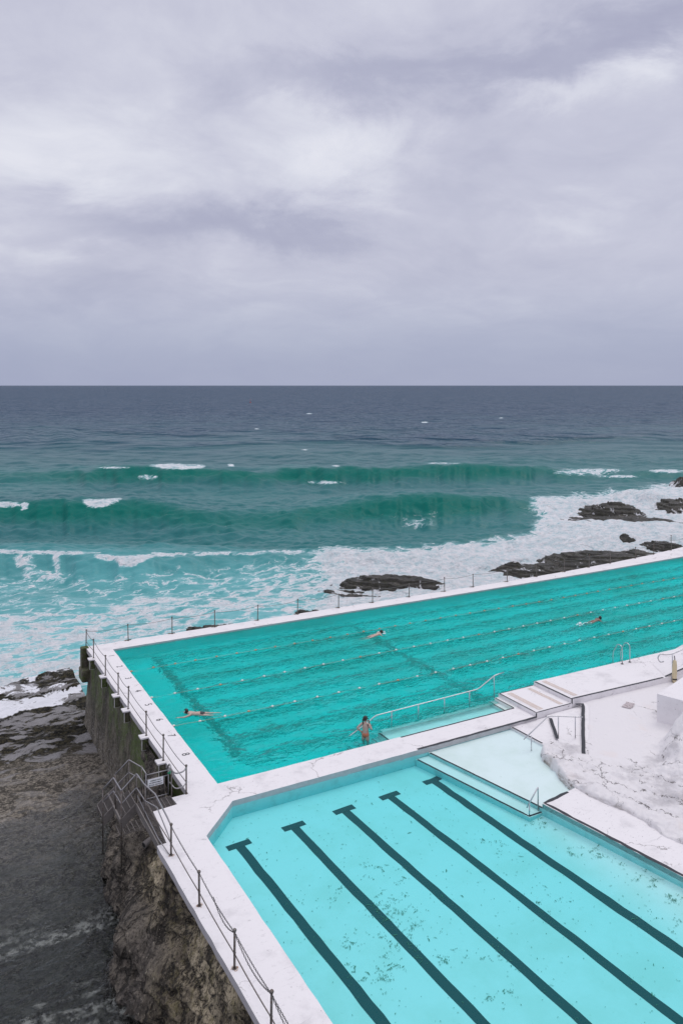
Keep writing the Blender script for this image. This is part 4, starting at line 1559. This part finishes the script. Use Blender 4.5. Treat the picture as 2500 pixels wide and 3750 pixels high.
mesh0 = None
tops = []
for i, x in enumerate(far_x):
    if mesh0 is None:
        o = link('post', fence_post(0, 0, 0, .96), M['post'], far_f)
        mesh0 = o.data
    else:
        o = bpy.data.objects.new('post', mesh0)
        COL.objects.link(o)
        o.parent = far_f
    o.location = (x, fy(x) - 18.3, 0)
    o.rotation_euler = (random.uniform(-.025, .025), random.uniform(-.03, .03), random.uniform(0, 6))
    o.scale = (1, 1, random.uniform(.95, 1.04) * (1.35 if 50 < x < 51 else 1))
    tops.append((x, fy(x) - 18.3, .93))
bm = bmesh.new()
for i in range(len(tops) - 1):
    tube(bm, sag(tops[i], tops[i + 1], random.uniform(.06, .16)), .012, 5)
link('chain', bm, M['chain'], far_f)
for i, x in enumerate(far_x[1:]):
    bm = bmesh.new()
    box(bm, (x, fy(x) - 18.3 + .12, -.06), (random.uniform(.3, .5), .22, .12), random.uniform(-.1, .1), 0, .02)
    link('post_base', bm, M['cliff'], far_f)

lf = empty('chain_fence', (-1.27, 9, 0))
tag(lf, 'post fence with chain and lower rail along the mossy sea wall', 'fence')
ly = brk_y + [-.13]
tops, mids = [(0, 18.26 - 9, .94)], [(0, 18.26 - 9, .35)]
for y in ly:
    o = bpy.data.objects.new('post', mesh0)
    COL.objects.link(o)
    o.parent = lf
    o.location = (0 if y > 0 else .02, y - 9, .0)
    o.scale = (1, 1, 1.05)
    o.rotation_euler = (random.uniform(-.02, .02), random.uniform(-.02, .02), 0)
    tops.append((o.location.x, y - 9, .98))
    mids.append((o.location.x, y - 9, .42))
bm = bmesh.new()
for i in range(len(tops) - 1):
    tube(bm, sag(tops[i], tops[i + 1], .10), .013, 5)
link('chain', bm, M['chain'], lf)
bm = bmesh.new()
for i in range(len(mids) - 1):
    tube(bm, sag(mids[i], mids[i + 1], .03), .016, 6)
link('lower_rail', bm, M['post'], lf)

nf = empty('chain_fence', (-2.85, -9, 0))
tag(nf, 'near post fence with drooping chains above the brown cliff', 'fence')
ny = [-3.57, -6.35, -9.13, -11.45, -13.9, -16.4, -19]
tops, mids = [], []
for y in ny:
    o = bpy.data.objects.new('post', mesh0)
    COL.objects.link(o)
    o.parent = nf
    o.location = (0, y + 9, .0)
    o.scale = (1.1, 1.1, 1.0)
    o.rotation_euler = (random.uniform(-.015, .015), random.uniform(-.015, .015), 0)
    tops.append((0, y + 9, .93))
    mids.append((0, y + 9, .38))
    bm = bmesh.new()
    k_ = [random.uniform(.05, .14) for _ in range(12)]
    sheet(bm, [(k_[q] * math.cos(q * math.pi / 6) + .02, y + 9 + k_[q] * math.sin(q * math.pi / 6)) for q in range(12)], .003)
    link('rust_stain', bm, M['rust'], nf)


def chain_links(bm, pts, r=.018):
    """a run of small interlocked links"""
    P = [Vector(p) for p in pts]
    L = [0]
    for i in range(len(P) - 1):
        L.append(L[-1] + (P[i + 1] - P[i]).length)
    k = int(L[-1] / .062)
    def at(s):
        for i in range(len(P) - 1):
            if s <= L[i + 1]:
                return P[i].lerp(P[i + 1], (s - L[i]) / max(L[i + 1] - L[i], 1e-6))
        return P[-1]
    for j in range(k):
        a, b = at(L[-1] * j / k), at(L[-1] * (j + 1.25) / k)
        t = (b - a)
        s = t.cross(Vector((0, 0, 1))).normalized() if j % 2 else Vector((0, 0, 1))
        c = (a + b) / 2
        ring = [c + t * .5 * math.cos(q) + s * r * math.sin(q) for q in [i * math.pi / 3 for i in range(7)]]
        tube(bm, ring, .0075, 4, False)


bm = bmesh.new()
for i in range(len(tops) - 1):
    chain_links(bm, sag(tops[i], tops[i + 1], .05 if i != 1 else .08))
    if i >= 1:
        a = Vector(tops[i]).lerp(Vector(tops[i + 1]), .42 if i == 1 else 0.)
        chain_links(bm, sag(a, tops[i + 1], .22))
link('chain', bm, M['chain'], nf)
bm = bmesh.new()
a = (-.08, 6.2, .03)
tube(bm, sag((-.05, 8.0, .38), mids[0], .01, 3), .017, 6)
for i in range(len(mids) - 1):
    tube(bm, sag(mids[i], mids[i + 1], .03), .017, 6)
link('lower_rail', bm, M['post'], nf)


# ================================================================== METAL STAIRS AND GATE
def grating(bm, x0, x1, y0, y1, z, fx=.16, fyy=.055, th=.035, bar=.012, zs=0.):
    """open bar grating; zs: drop from x1 to x0"""
    def zz(x):
        return z - zs * (x1 - x) / max(x1 - x0, 1e-6)
    n = max(2, int((x1 - x0) / fx) + 1)
    for i in range(n):
        x = x0 + (x1 - x0) * i / (n - 1)
        box(bm, (x, (y0 + y1) / 2, zz(x) - th / 2), (bar * 1.5, y1 - y0, th))
    m = max(2, int((y1 - y0) / fyy) + 1)
    L = math.hypot(x1 - x0, zs)
    for j in range(m):
        y = y0 + (y1 - y0) * j / (m - 1)
        mtx = Matrix.Translation(((x0 + x1) / 2, y, (zz(x0) + zz(x1)) / 2 - th / 2 - .002)) @ Matrix.Rotation(-math.atan2(zs, x1 - x0), 4, 'Y') @ Matrix.Diagonal((L, bar * .8, th * .8, 1))
        bmesh.ops.create_cube(bm, size=1, matrix=mtx)


def plate(bm, pts, th=.03):
    """vertical plate: polygon of 3D points extruded across its normal"""
    P = [Vector(p) for p in pts]
    nn = (P[1] - P[0]).cross(P[2] - P[0]).normalized() * th / 2
    a = [bm.verts.new(p + nn) for p in P]
    b = [bm.verts.new(p - nn) for p in P]
    bm.faces.new(a)
    bm.faces.new(b[::-1])
    for i in range(len(P)):
        j = (i + 1) % len(P)
        bm.faces.new((a[i], b[i], b[j], a[j]))


so = (-2.9, 0, -.03)
st = empty('metal_stairs', so)
tag(st, 'galvanised grating landing and stairs going down the wall to the rocks', 'stairs')


def spart(name, bm, mat, smooth=False):
    o = link(name, bm, mat, smooth=smooth)
    unparent_keep(o, st)
    return o


bm = bmesh.new(); grating(bm, -2.66, -1.80, -.70, .08, -.03); spart('landing', bm, M['grate'])
bm = bmesh.new(); grating(bm, -3.0, -2.70, -2.82, .12, -.03, .15, .08, bar=.014); spart('walkway', bm, M['grate'])
bm = bmesh.new(); plate(bm, [(-3.02, .16, -.02), (-3.02, -2.84, -.02), (-3.02, -2.84, -.26), (-3.02, .16, -.26)], .03); spart('stringer', bm, M['stringer'])
bm = bmesh.new(); plate(bm, [(-2.69, -.72, -.02), (-2.69, -2.84, -.02), (-2.69, -2.84, -.1), (-2.69, -.72, -.1)], .02); spart('stringer', bm, M['stringer'])
bm = bmesh.new(); plate(bm, [(-3.0, .17, -.02), (-3.54, .17, -.47), (-3.54, .17, -.86), (-3.02, .17, -.40)], .035); spart('stringer', bm, M['stringer'])
bm = bmesh.new(); plate(bm, [(-3.0, 2.2, -.02), (-3.56, 2.2, -.47), (-3.56, 2.2, -.66), (-3.0, 2.2, -.22)], .035); spart('stringer', bm, M['stringer'])
bm = bmesh.new(); plate(bm, [(-3.575, .15, -.46), (-3.575, 1.25, -.46), (-3.575, 1.25, -.60), (-3.575, .15, -.60)], .04); spart('stringer', bm, M['stringer'])
bm = bmesh.new(); plate(bm, [(-3.58, 1.22, -.46), (-3.96, 1.22, -.79), (-3.96, 1.22, -1.16), (-3.58, 1.22, -.84)], .035); spart('stringer', bm, M['stringer'])
bm = bmesh.new(); plate(bm, [(-3.58, 2.2, -.46), (-3.96, 2.2, -.79), (-3.96, 2.2, -1.16), (-3.58, 2.2, -.84)], .035); spart('stringer', bm, M['stringer'])
bm = bmesh.new(); grating(bm, -3.55, -3.04, .19, 1.24, -.03, .13, .06, zs=.43); spart('upper_flight', bm, M['grate'])
bm = bmesh.new(); grating(bm, -3.55, -3.04, 1.26, 2.18, -.46, .13, .07); spart('middle_landing', bm, M['grate'])
bm = bmesh.new(); grating(bm, -3.96, -3.58, 1.24, 2.18, -.46, .13, .07, zs=.34); spart('lower_flight', bm, M['grate'])
bm = bmesh.new(); grating(bm, -3.5, -2.6, .5, 1.2, -1.2, .16, .08); spart('lower_platform', bm, M['grate'])


def rail(name, pts, r=.026, rad=.06, mat=None):
    bm = bmesh.new()
    tube(bm, fillet(pts, rad, 4), r, 8)
    return spart(name, bm, mat or M['galv'])


RX = -3.0
top = [(-3.96, 1.22, .22), (-3.58, 1.22, .56), (-3.54, .17, .54), (-3.0, .17, 1.02), (-2.98, -.85, 1.08), (-2.80, -1.55, 1.02), (-2.83, -3.0, .98), (-2.85, -3.57, .96)]
rail('top_rail', top)
rail('middle_rail', [(-3.96, 1.22, -.25), (-3.58, 1.22, .08), (-3.54, .17, .06), (-3.0, .17, .52), (-2.98, -.95, .55), (-2.72, -1.5, .52), (-2.80, -3.0, .42), (-2.85, -3.57, .40)], .02)
rail('middle_rail', [(-2.98, .14, .24), (-3.0, -2.6, .10), (-2.9, -3.5, .02)], .016)
rail('far_rail', [(-3.5, 1.30, .62), (-3.0, 1.30, 1.05), (-2.70, .6, 1.0), (-2.66, .10, .95)], .022)
rail('far_rail', [(-3.5, 1.30, .15), (-3.0, 1.30, .58), (-2.70, .6, .55)], .016)
rail('gate_loop', [(-1.80, .55, .70), (-1.80, .12, 1.14), (-1.80, -.10, 1.00), (-1.72, -.32, .92), (-1.4, -.30, .92), (-1.24, -.13, .99)], .027, .12)
rail('gate_loop', [(-1.84, -.02, .52), (-1.72, -.30, .36), (-1.4, -.32, .38), (-1.24, -.13, .46)], .022, .12)
for (x, y, z0, z1) in [(-3.96, 1.22, -1.6, .24), (-3.56, .95, -.5, .36), (-3.54, .17, -2.2, .54), (-3.0, .17, -.1, 1.02), (-2.97, -.9, -.28, 1.08), (-3.0, 1.30, -.3, 1.05), (-3.5, 1.30, -.5, .62),
                       (-1.80, -.12, .0, 1.02), (-3.9, 1.5, -2.2, -.8), (-2.7, .6, -.4, 1.05)]:
    bm = bmesh.new()
    tube(bm, [(x, y, z0), (x, y, z1)], .024, 8)
    spart('rail_post', bm, M['post'])

gate = empty('gate', (-1.86, .08, 0))
tag(gate, 'metal bar gate across the top of the stairs', 'gate')
bm = bmesh.new()
for z in (.93, .74, .06):
    tube(bm, [(-.82, 0, z), (0, 0, z)], .020, 8)
for x in (-.82, 0):
    tube(bm, [(x, 0, .04), (x, 0, .95)], .020, 8)
link('frame', bm, M['galv'], gate)
for i in range(1, 6):
    bm = bmesh.new()
    tube(bm, [(-.82 + i * .137, 0, .06), (-.82 + i * .137, 0, .74)], .013, 6)
    link('bar', bm, M['post'], gate)
bm = bmesh.new()
for i in range(7):
    a = i * 2.1
    tube(bm, [(.03 + .05 * math.cos(a + q * .9), .05 * math.sin(a + q * .9), .80 + .03 * math.sin(i * 1.7) + q * .008) for q in range(6)], .011, 5)
link('tie_rope', bm, M['green'], gate)

sg = empty('warning_sign', (-2.62, .045, .62))
tag(sg, 'white notice with black lettering hanging on the stair gate', 'sign')
bm = bmesh.new()
box(bm, (.28, 0, 0), (.58, .012, .27), 0, 0, .004)
link('panel', bm, M['sign'], sg)
for k, tx in enumerate(('ICEBERGS TAKE', 'NO RESPONSIBILITY', 'BEYOND THIS POINT')):
    text_mesh('lettering', tx, .053, M['black'], sg, (.28, -.009, .052 - k * .078), (R(90), 0, 0), offset=.0015)

# ================================================================== HANDRAILS
hr = empty('handrail', (11, 1.33, -.27))
tag(hr, 'long steel handrail following the submerged entry steps', 'handrail')
bm = bmesh.new()
tube(bm, fillet([(15.0, 1.33, 1.12), (14.45, 1.33, 1.08), (13.42, 1.33, .60), (7.75, 1.33, .50), (7.4, 1.33, .30), (5.3, 1.33, -.62)], .14, 5), .026, 8)
o = link('top_rail', bm, M['steel']); unparent_keep(o, hr)
for x, zt in ((8.59, .52), (10.02, .54), (11.47, .56), (12.92, .59), (14.40, 1.06), (6.0, -.30)):
    bm = bmesh.new()
    tube(bm, [(x, 1.33, -.9 if x < 7 else (-.27 if x < 14 else .0)), (x, 1.33, zt)], .024, 8)
    o = link('rail_post', bm, M['steel']); unparent_keep(o, hr)

hr = empty('handrail', (14, -3.3, 0))
tag(hr, 'steel handrail standing beside the fan steps and white rock', 'handrail')
bm = bmesh.new()
tube(bm, fillet([(12.15, -3.25, .30), (13.72, -3.02, .87), (14.09, -3.24, .87), (14.68, -3.63, .87), (14.95, -3.8, .87)], .05, 4), .024, 8)
o = link('top_rail', bm, M['steel']); unparent_keep(o, hr)
for x, y, z0, zt in ((12.49, -3.33, -.36, .42), (14.09, -3.24, -.05, .86), (14.68, -3.63, -.03, .86)):
    bm = bmesh.new()
    tube(bm, [(x, y, z0), (x, y, zt)], .022, 8)
    o = link('rail_post', bm, M['steel']); unparent_keep(o, hr)

hr = empty('handrail', (9.5, -6.75, -.36))
tag(hr, 'short sloping steel grab rail at the corner of the wading shelf', 'handrail')
bm = bmesh.new()
tube(bm, fillet([(9.69, -6.74, -.36), (9.69, -6.74, .50), (9.05, -6.86, -.02)], .05, 4), .024, 8)
o = link('top_rail', bm, M['steel']); unparent_keep(o, hr)
bm = bmesh.new()
tube(bm, [(9.20, -6.83, -.70), (9.20, -6.83, .10)], .022, 8)
o = link('rail_post', bm, M['steel']); unparent_keep(o, hr)

hr = empty('handrail', (23.4, -1.65, .06))
tag(hr, 'curled steel handrail rising along the ramp at right', 'handrail')
bm = bmesh.new()
tube(bm, fillet([(23.05, -1.35, 1.10), (22.85, -1.3, 1.08), (22.72, -1.25, 1.30), (22.85, -1.3, 1.52), (23.1, -1.42, 1.46), (23.4, -1.58, 1.50), (25.2, -1.95, 1.95), (29, -2.5, 2.9)], .12, 5), .03, 8)
o = link('top_rail', bm, M['steel']); unparent_keep(o, hr)
for x, y, z0, z1 in ((23.4, -1.60, .06, 1.5), (26.5, -2.14, .9, 2.27)):
    bm = bmesh.new()
    tube(bm, [(x, y, z0), (x, y, z1)], .028, 8)
    o = link('rail_post', bm, M['steel']); unparent_keep(o, hr)
sl = empty('folded_umbrella', (23.44, -1.68, .08))
tag(sl, 'cream folded parasol in a tapered cover strapped to the handrail post', 'umbrella')
bm = bmesh.new()
tube(bm, [(0, 0, .0), (0, 0, .18), (.01, 0, .45), (.02, 0, .9), (.03, 0, 1.08), (.035, 0, 1.14)], [.085, .10, .12, .11, .085, .03], 10)
link('cover', bm, M['cream'], sl)
bm = bmesh.new()
tube(bm, [(.035, 0, 1.12), (.03, 0, 1.22), (0, 0, 1.34)], .022, 6)
link('cord', bm, M['black'], sl)
bm = bmesh.new()
tube(bm, [(.0, -.02, .16), (.0, -.02, .21)], .112, 10)
link('strap', bm, M['black'], sl)

lad = empty('pool_ladder', (22.95, .92, .34))
tag(lad, 'steel pool ladder with two arched rails on the terrace edge', 'pool ladder')
for x in (-.29, .28):
    bm = bmesh.new()
    tube(bm, fillet([(x, 0, 0), (x, 0, .92), (x, .30, .98), (x, .62, .45), (x, .64, -1.6)], .18, 6), .024, 8)
    link('side_rail', bm, M['steel'], lad)
    bm = bmesh.new()
    tube(bm, [(x, 0, 0), (x, 0, .02)], .075, 12)
    link('base_plate', bm, M['chain'], lad)
for z in (-.75, -1.05, -1.35):
    bm = bmesh.new()
    box(bm, (0, .64, z), (.57, .08, .03))
    link('rung', bm, M['steel'], lad)
far_l = empty('pool_ladder', (51.2, 18.4, 0))
tag(far_l, 'distant steel hand rails at the far right end of the seaward wall', 'pool ladder')
for dx_, dy_ in ((0, 0), (.9, -.3), (1.8, .2)):
    bm = bmesh.new()
    tube(bm, fillet([(dx_, dy_, 0), (dx_, dy_, 1.3), (dx_ + .8, dy_ - .1, 1.3), (dx_ + .8, dy_ - .1, 0)], .1, 4), .03, 8)
    tube(bm, [(dx_, dy_, .7), (dx_ + .8, dy_ - .1, .7)], .02, 6)
    link('side_rail', bm, M['post'], far_l)

# ================================================================== LANE ROPES
bm = bmesh.new(); ball(bm, (0, 0, 0), .058, 8, 6, 0, (1.35, 1, .9)); fl_w = bpy.data.meshes.new('float'); bm.to_mesh(fl_w); bm.free(); fl_w.materials.append(M['float'])
bm = bmesh.new(); ball(bm, (0, 0, 0), .058, 8, 6, 0, (1.35, 1, .9)); fl_o = bpy.data.meshes.new('float'); bm.to_mesh(fl_o); bm.free(); fl_o.materials.append(M['float_o'])
for yy, nm in ((5.65, 'lane rope of white floats nearest the entry steps'), (9.5, 'middle lane rope of white floats down the lap pool'), (13.4, 'lane rope of orange floats nearest the seaward wall')):
    rp = empty('lane_rope', (0, yy, -.10))
    tag(rp, nm, 'lane rope')
    pts = []
    x = .1
    k = 0
    path = [(0.02, 0, .02)]
    while x < 70:
        yo = .06 * math.sin(x * .35 + yy) + (.30 * math.exp(-(x / 2.2)) if yy < 6 else 0)
        if yy > 13:
            yo -= .012 * max(0, x - 10)
        o = bpy.data.objects.new('float', fl_o if (yy > 13 or k % 7 == 3) else fl_w)
        COL.objects.link(o)
        o.parent = rp
        o.location = (x, yo, .02)
        o.rotation_euler = (0, 0, random.uniform(-.3, .3))
        path.append((x, yo, .012))
        path.append((x + .58, yo, random.choice([.010, -.02, .008])))
        x += 1.17 + random.uniform(-.05, .05)
        k += 1
    bm = bmesh.new()
    tube(bm, path, .010, 5)
    link('rope', bm, M['rope'], rp)


# ================================================================== PEOPLE
def skin_mat(name, c):
    def b(g):
        n = g.noise(g.pos(), 7., 4, .6)
        return dict(col=g.mix(g.ss(n, .35, .7), c, tuple(x * .82 for x in c)))
    return principled(name, c, .5, build=b)


M['skin_a'] = skin_mat('fair skin', (.56, .40, .34))
M['skin_b'] = skin_mat('tanned skin', (.27, .165, .13))
M['hair'] = principled('dark brown hair', (.022, .014, .011), .45)
M['suit_coral'] = principled('coral swimsuit', (.56, .175, .10), .6)
M['suit_dark'] = principled('dark swim trunks', (.03, .03, .035), .6)
M['trunk_band'] = principled('black band', (.008, .008, .01), .6)
M['goggle'] = principled('black goggles', (.006, .006, .008), .25)


def skin_obj(name, joints, edges, mat, parent, root=0, sub=2):
    names = list(joints)
    me = bpy.data.meshes.new(name)
    me.from_pydata([joints[n][0] for n in names], [(names.index(a), names.index(b)) for a, b in edges], [])
    o = bpy.data.objects.new(name, me)
    COL.objects.link(o)
    md = o.modifiers.new('skin', 'SKIN')
    md.use_smooth_shade = True
    if not me.skin_vertices:
        raise RuntimeError('no skin layer')
    for i, n in enumerate(names):
        r = joints[n][1]
        me.skin_vertices[0].data[i].radius = r if isinstance(r, tuple) else (r, r)
        me.skin_vertices[0].data[i].use_root = (i == root)
    s = o.modifiers.new('sub', 'SUBSURF')
    s.levels = s.render_levels = sub
    me.materials.append(mat)
    o.parent = parent
    return o


def add_hand(J, E, wrist, side, direction, up, s=1.):
    """palm, four bent fingers of unequal length and a thumb"""
    w = Vector(J[wrist][0])
    d, u = Vector(direction).normalized(), Vector(up).normalized()
    sd = d.cross(u).normalized() * side
    p = w + d * .05 * s
    J[wrist + '_palm'] = (tuple(p), (.030 * s, .018 * s))
    E.append((wrist, wrist + '_palm'))
    for i, L in enumerate((.070, .082, .076, .058)):
        off = sd * (.030 - .020 * i) * s
        a = p + d * .035 * s + off
        b = a + d * L * .5 * s - u * .006
        c = a + d * L * .92 * s - u * .028
        J['%s_f%da' % (wrist, i)] = (tuple(a), .009 * s)
        J['%s_f%db' % (wrist, i)] = (tuple(b), .008 * s)
        J['%s_f%dc' % (wrist, i)] = (tuple(c), .007 * s)
        E += [(wrist + '_palm', '%s_f%da' % (wrist, i)), ('%s_f%da' % (wrist, i), '%s_f%db' % (wrist, i)), ('%s_f%db' % (wrist, i), '%s_f%dc' % (wrist, i))]
    a = w + d * .03 * s + sd * .035 * s
    b = a + (d + sd * .7).normalized() * .045 * s - u * .01
    J[wrist + '_ta'] = (tuple(a), .011 * s)
    J[wrist + '_tb'] = (tuple(b), .008 * s)
    E += [(wrist, wrist + '_ta'), (wrist + '_ta', wrist + '_tb')]


def head_parts(parent, c, fwd, up, skin, r=.098):
    """hair shell round the back and top of the skull"""
    c, f, u = Vector(c), Vector(fwd).normalized(), Vector(up).normalized()
    s = f.cross(u)
    bm = bmesh.new()
    q = bmesh.ops.create_uvsphere(bm, u_segments=18, v_segments=12, radius=1)
    kill = []
    for v in list(bm.verts):
        x, y, z = v.co
        if x > .45 and z < .45 or (z < -.55 and x > -.2):
            kill.append(v)
        else:
            n = 1 + .05 * math.sin(7 * y + 3 * x)
            v.co = c + (f * x * 1.08 + s * y * .92 + u * z * 1.1) * r * n + u * .012 - f * .010
    bmesh.ops.delete(bm, geom=kill, context='VERTS')
    bmesh.ops.solidify(bm, geom=bm.faces[:], thickness=.006)
    return link('hair', bm, M['hair'], parent, True)


# ---- woman standing on the steps
wz = -.27 - .18 * 3
fd = math.atan2(.60, .80)
wm = empty('person', (6.88, .72, wz), fd)
tag(wm, 'woman in a coral swimsuit standing hand on hip in the water by the handrail', 'person')
J = {
    'pelvis': ((0, 0, .89), (.15, .12)), 'waist': ((-.005, 0, 1.06), (.12, .10)), 'chest': ((-.01, 0, 1.22), (.15, .12)), 'upper': ((-.015, 0, 1.345), (.115, .09)),
    'neck': ((0, 0, 1.44), .046), 'jaw': ((.025, 0, 1.505), .062), 'skull': ((.015, 0, 1.565), .085), 'crown': ((.01, 0, 1.61), .06), 'nose': ((.108, .0, 1.54), .012),
    'shl': ((-.01, .165, 1.35), .062), 'ell': ((-.12, .34, 1.16), .046), 'wrl': ((.0, .19, 1.0), .027),
    'shr': ((-.01, -.165, 1.35), .062), 'elr': ((.10, -.25, 1.11), .046), 'wrr': ((.16, -.12, 1.37), .026),
    'hpl': ((0, .095, .82), .092), 'knl': ((.02, .10, .46), .058), 'anl': ((0, .10, .08), .038), 'tol': ((.13, .11, .03), .032),
    'hpr': ((0, -.095, .82), .092), 'knr': ((.02, -.10, .46), .058), 'anr': ((0, -.10, .08), .038), 'tor': ((.13, -.11, .03), .032)}
E = [('pelvis', 'waist'), ('waist', 'chest'), ('chest', 'upper'), ('upper', 'neck'), ('neck', 'jaw'), ('jaw', 'skull'), ('skull', 'crown'), ('jaw', 'nose'), ('upper', 'shl'), ('shl', 'ell'), ('ell', 'wrl'),
     ('upper', 'shr'), ('shr', 'elr'), ('elr', 'wrr'), ('pelvis', 'hpl'), ('hpl', 'knl'), ('knl', 'anl'), ('anl', 'tol'), ('pelvis', 'hpr'), ('hpr', 'knr'), ('knr', 'anr'), ('anr', 'tor')]
add_hand(J, E, 'wrl', -1, (.5, -.75, -.3), (0, .8, -.6))
add_hand(J, E, 'wrr', 1, (-.3, .35, .9), (.8, -.3, .3))
body = skin_obj('body', J, E, M['skin_a'], wm)


def garment(name, src, inside, mat, parent, off=.007):
    """a close-fitting garment: the part of the body inside(point) keeps, pushed out a little"""
    dg = bpy.context.evaluated_depsgraph_get()
    bm = bmesh.new()
    bm.from_mesh(bpy.data.meshes.new_from_object(src.evaluated_get(dg)))
    bm.normal_update()
    bmesh.ops.delete(bm, geom=[f for f in bm.faces if not inside(f.calc_center_median())], context='FACES')
    for v in bm.verts:
        v.co += v.normal * off
    bmesh.ops.solidify(bm, geom=bm.faces[:], thickness=.004)
    return link(name, bm, mat, parent, True)


def in_suit(c):
    if abs(c.y) > .17 and c.z > 1.0:
        return False
    if .80 < c.z < 1.0:
        return c.z > .80 + abs(c.y) * .55
    return 1.0 <= c.z < 1.30 and c.x > -.06 + (c.z - 1.0) * .35


garment('swimsuit', body, in_suit, M['suit_coral'], wm)
hd = Vector((.75, -.62, 0)).normalized()
h = head_parts(wm, (.015, 0, 1.575), hd, (0, 0, 1), M['skin_a'])
bm = bmesh.new()
tube(bm, [(-.075, .05, 1.60), (-.105, .07, 1.56), (-.11, .075, 1.46), (-.10, .07, 1.36)], [.02, .034, .028, .010], 8)
link('ponytail', bm, M['hair'], wm)
bm = bmesh.new()
tube(bm, [(.09, -.10, 1.53), (.12, -.12, 1.47), (.13, -.13, 1.38), (.125, -.12, 1.29)], .011, 6)
ball(bm, (.085, -.075, 1.575), .026, 8, 6)
ball(bm, (.105, -.03, 1.575), .026, 8, 6)
link('goggles', bm, M['goggle'], wm)


# ---- swimmers
def swimmer(loc, heading, label, skin, kind, trunks):
    o = empty('person', loc, heading)
    tag(o, label, 'person')
    J = {'pelvis': ((0, 0, 0), (.125, .10)), 'waist': ((.17, 0, .015), (.115, .085)), 'chest': ((.36, 0, .03), (.145, .10)), 'upper': ((.47, 0, .045), (.11, .075)), 'neck': ((.555, 0, .075), .052),
         'jaw': ((.635, 0, .085), .066), 'skull': ((.675, 0, .125), .092), 'crown': ((.70, 0, .16), .06), 'nose': ((.765, 0, .09), .013),
         'hpl': ((-.03, .09, -.01), .088), 'knl': ((-.42, .12, -.05), .056), 'anl': ((-.80, .10, -.06), .037), 'tol': ((-.98, .12, -.09), .028),
         'hpr': ((-.03, -.09, -.01), .088), 'knr': ((-.42, -.12, -.04), .056), 'anr': ((-.80, -.12, -.03), .037), 'tor': ((-.98, -.13, -.05), .028),
         'shl': ((.45, .175, .03), .056), 'shr': ((.45, -.175, .03), .056)}
    if kind == 'breast':
        J.update(ell=((.70, .34, .0), .04), wrl=((.95, .30, -.02), .028), elr=((.62, -.36, -.06), .04), wrr=((.85, -.42, -.10), .028))
        hl, hrr = (1, -.1, -.05), (1, .0, -.1)
    else:
        J.update(ell=((.62, .32, .02), .04), wrl=((.90, .26, .02), .028), elr=((.50, -.36, -.10), .04), wrr=((.72, -.34, -.22), .028))
        hl, hrr = (1, -.05, 0), (.8, .1, -.5)
    E = [('pelvis', 'waist'), ('waist', 'chest'), ('chest', 'upper'), ('upper', 'neck'), ('neck', 'jaw'), ('jaw', 'skull'), ('skull', 'crown'), ('jaw', 'nose'), ('pelvis', 'hpl'), ('hpl', 'knl'), ('knl', 'anl'),
         ('anl', 'tol'), ('pelvis', 'hpr'), ('hpr', 'knr'), ('knr', 'anr'), ('anr', 'tor'), ('upper', 'shl'), ('shl', 'ell'), ('ell', 'wrl'), ('upper', 'shr'), ('shr', 'elr'), ('elr', 'wrr')]
    add_hand(J, E, 'wrl', -1, hl, (0, 0, 1))
    add_hand(J, E, 'wrr', 1, hrr, (0, 0, 1))
    skin_obj('body', J, E, skin, o)
    head_parts(o, (.672, 0, .132), (1, 0, .25), (-.25, 0, 1), skin, .104)
    if trunks == 'trunks':
        skin_obj('trunks', {'a': ((.08, 0, .008), (.128, .103)), 'p': ((-.01, 0, 0), (.134, .109)), 'l': ((-.20, .105, -.025), .085), 'r': ((-.20, -.105, -.025), .085)}, [('a', 'p'), ('p', 'l'), ('p', 'r')], M['suit_dark'], o, 1)
    elif trunks == 'brief':
        skin_obj('trunks', {'a': ((.06, 0, .006), (.130, .105)), 'p': ((-.03, 0, 0), (.136, .111))}, [('a', 'p')], M['trunk_band'], o, 1)
    else:
        skin_obj('bikini_bottom', {'a': ((.03, 0, .006), (.128, .105)), 'p': ((-.05, 0, 0), (.134, .110))}, [('a', 'p')], M['suit_dark'], o, 1)
        skin_obj('bikini_top', {'a': ((.335, 0, .03), (.149, .104)), 'p': ((.37, 0, .03), (.149, .104))}, [('a', 'p')], M['suit_dark'], o, 1)
    return o


swimmer((1.55, 6.55, -.085), R(155), 'swimmer in dark trunks doing breaststroke toward the short end wall', M['skin_a'], 'breast', 'trunks')
swimmer((14.3, 12.36, -.105), R(8), 'swimmer with dark brief trunks near the seaward lane rope', M['skin_a'], 'crawl', 'brief')
swimmer((28.1, 8.05, -.105), R(4), 'tanned swimmer in a dark bikini farther right in the lap pool', M['skin_b'], 'crawl', 'bikini')

# splashes around the two crawl swimmers
M['splash'] = principled('splash foam', (.82, .88, .90), .6)
for (x, y, n_, lb) in ((26.9, 8.0, 34, 'white splash trailing the tanned swimmer'), (15.05, 12.55, 22, 'white splash at the head of the swimmer in brief trunks')):
    bm = bmesh.new()
    for i in range(n_):
        r = random.uniform(.012, .045)
        ball(bm, (random.gauss(0, .30), random.gauss(0, .16), abs(random.gauss(0, .06)) - .005), r, 6, 5, 0, (1.6, 1.2, .6))
    o = link('splash', bm, M['splash'])
    o.location = (x, y, -.10)
    tag(o, lb, 'splash', kind='stuff')

# ================================================================== BUOY far out
bx_, by_ = cam_to_world((917 - 1250) / 2877 * 876, 876)
bu = empty('marker_buoy', (bx_, by_, SEA))
tag(bu, 'tiny red marker buoy far out on the open sea', 'buoy')
bm = bmesh.new()
tube(bm, [(0, 0, -.5), (0, 0, .6), (0, 0, 1.0)], [.7, .75, .3], 12)
link('float_body', bm, M['red'], bu)
bm = bmesh.new()
tube(bm, [(0, 0, 1.0), (0, 0, 3.0)], .12, 8)
ball(bm, (0, 0, 3.1), .35)
link('mast', bm, M['red'], bu)
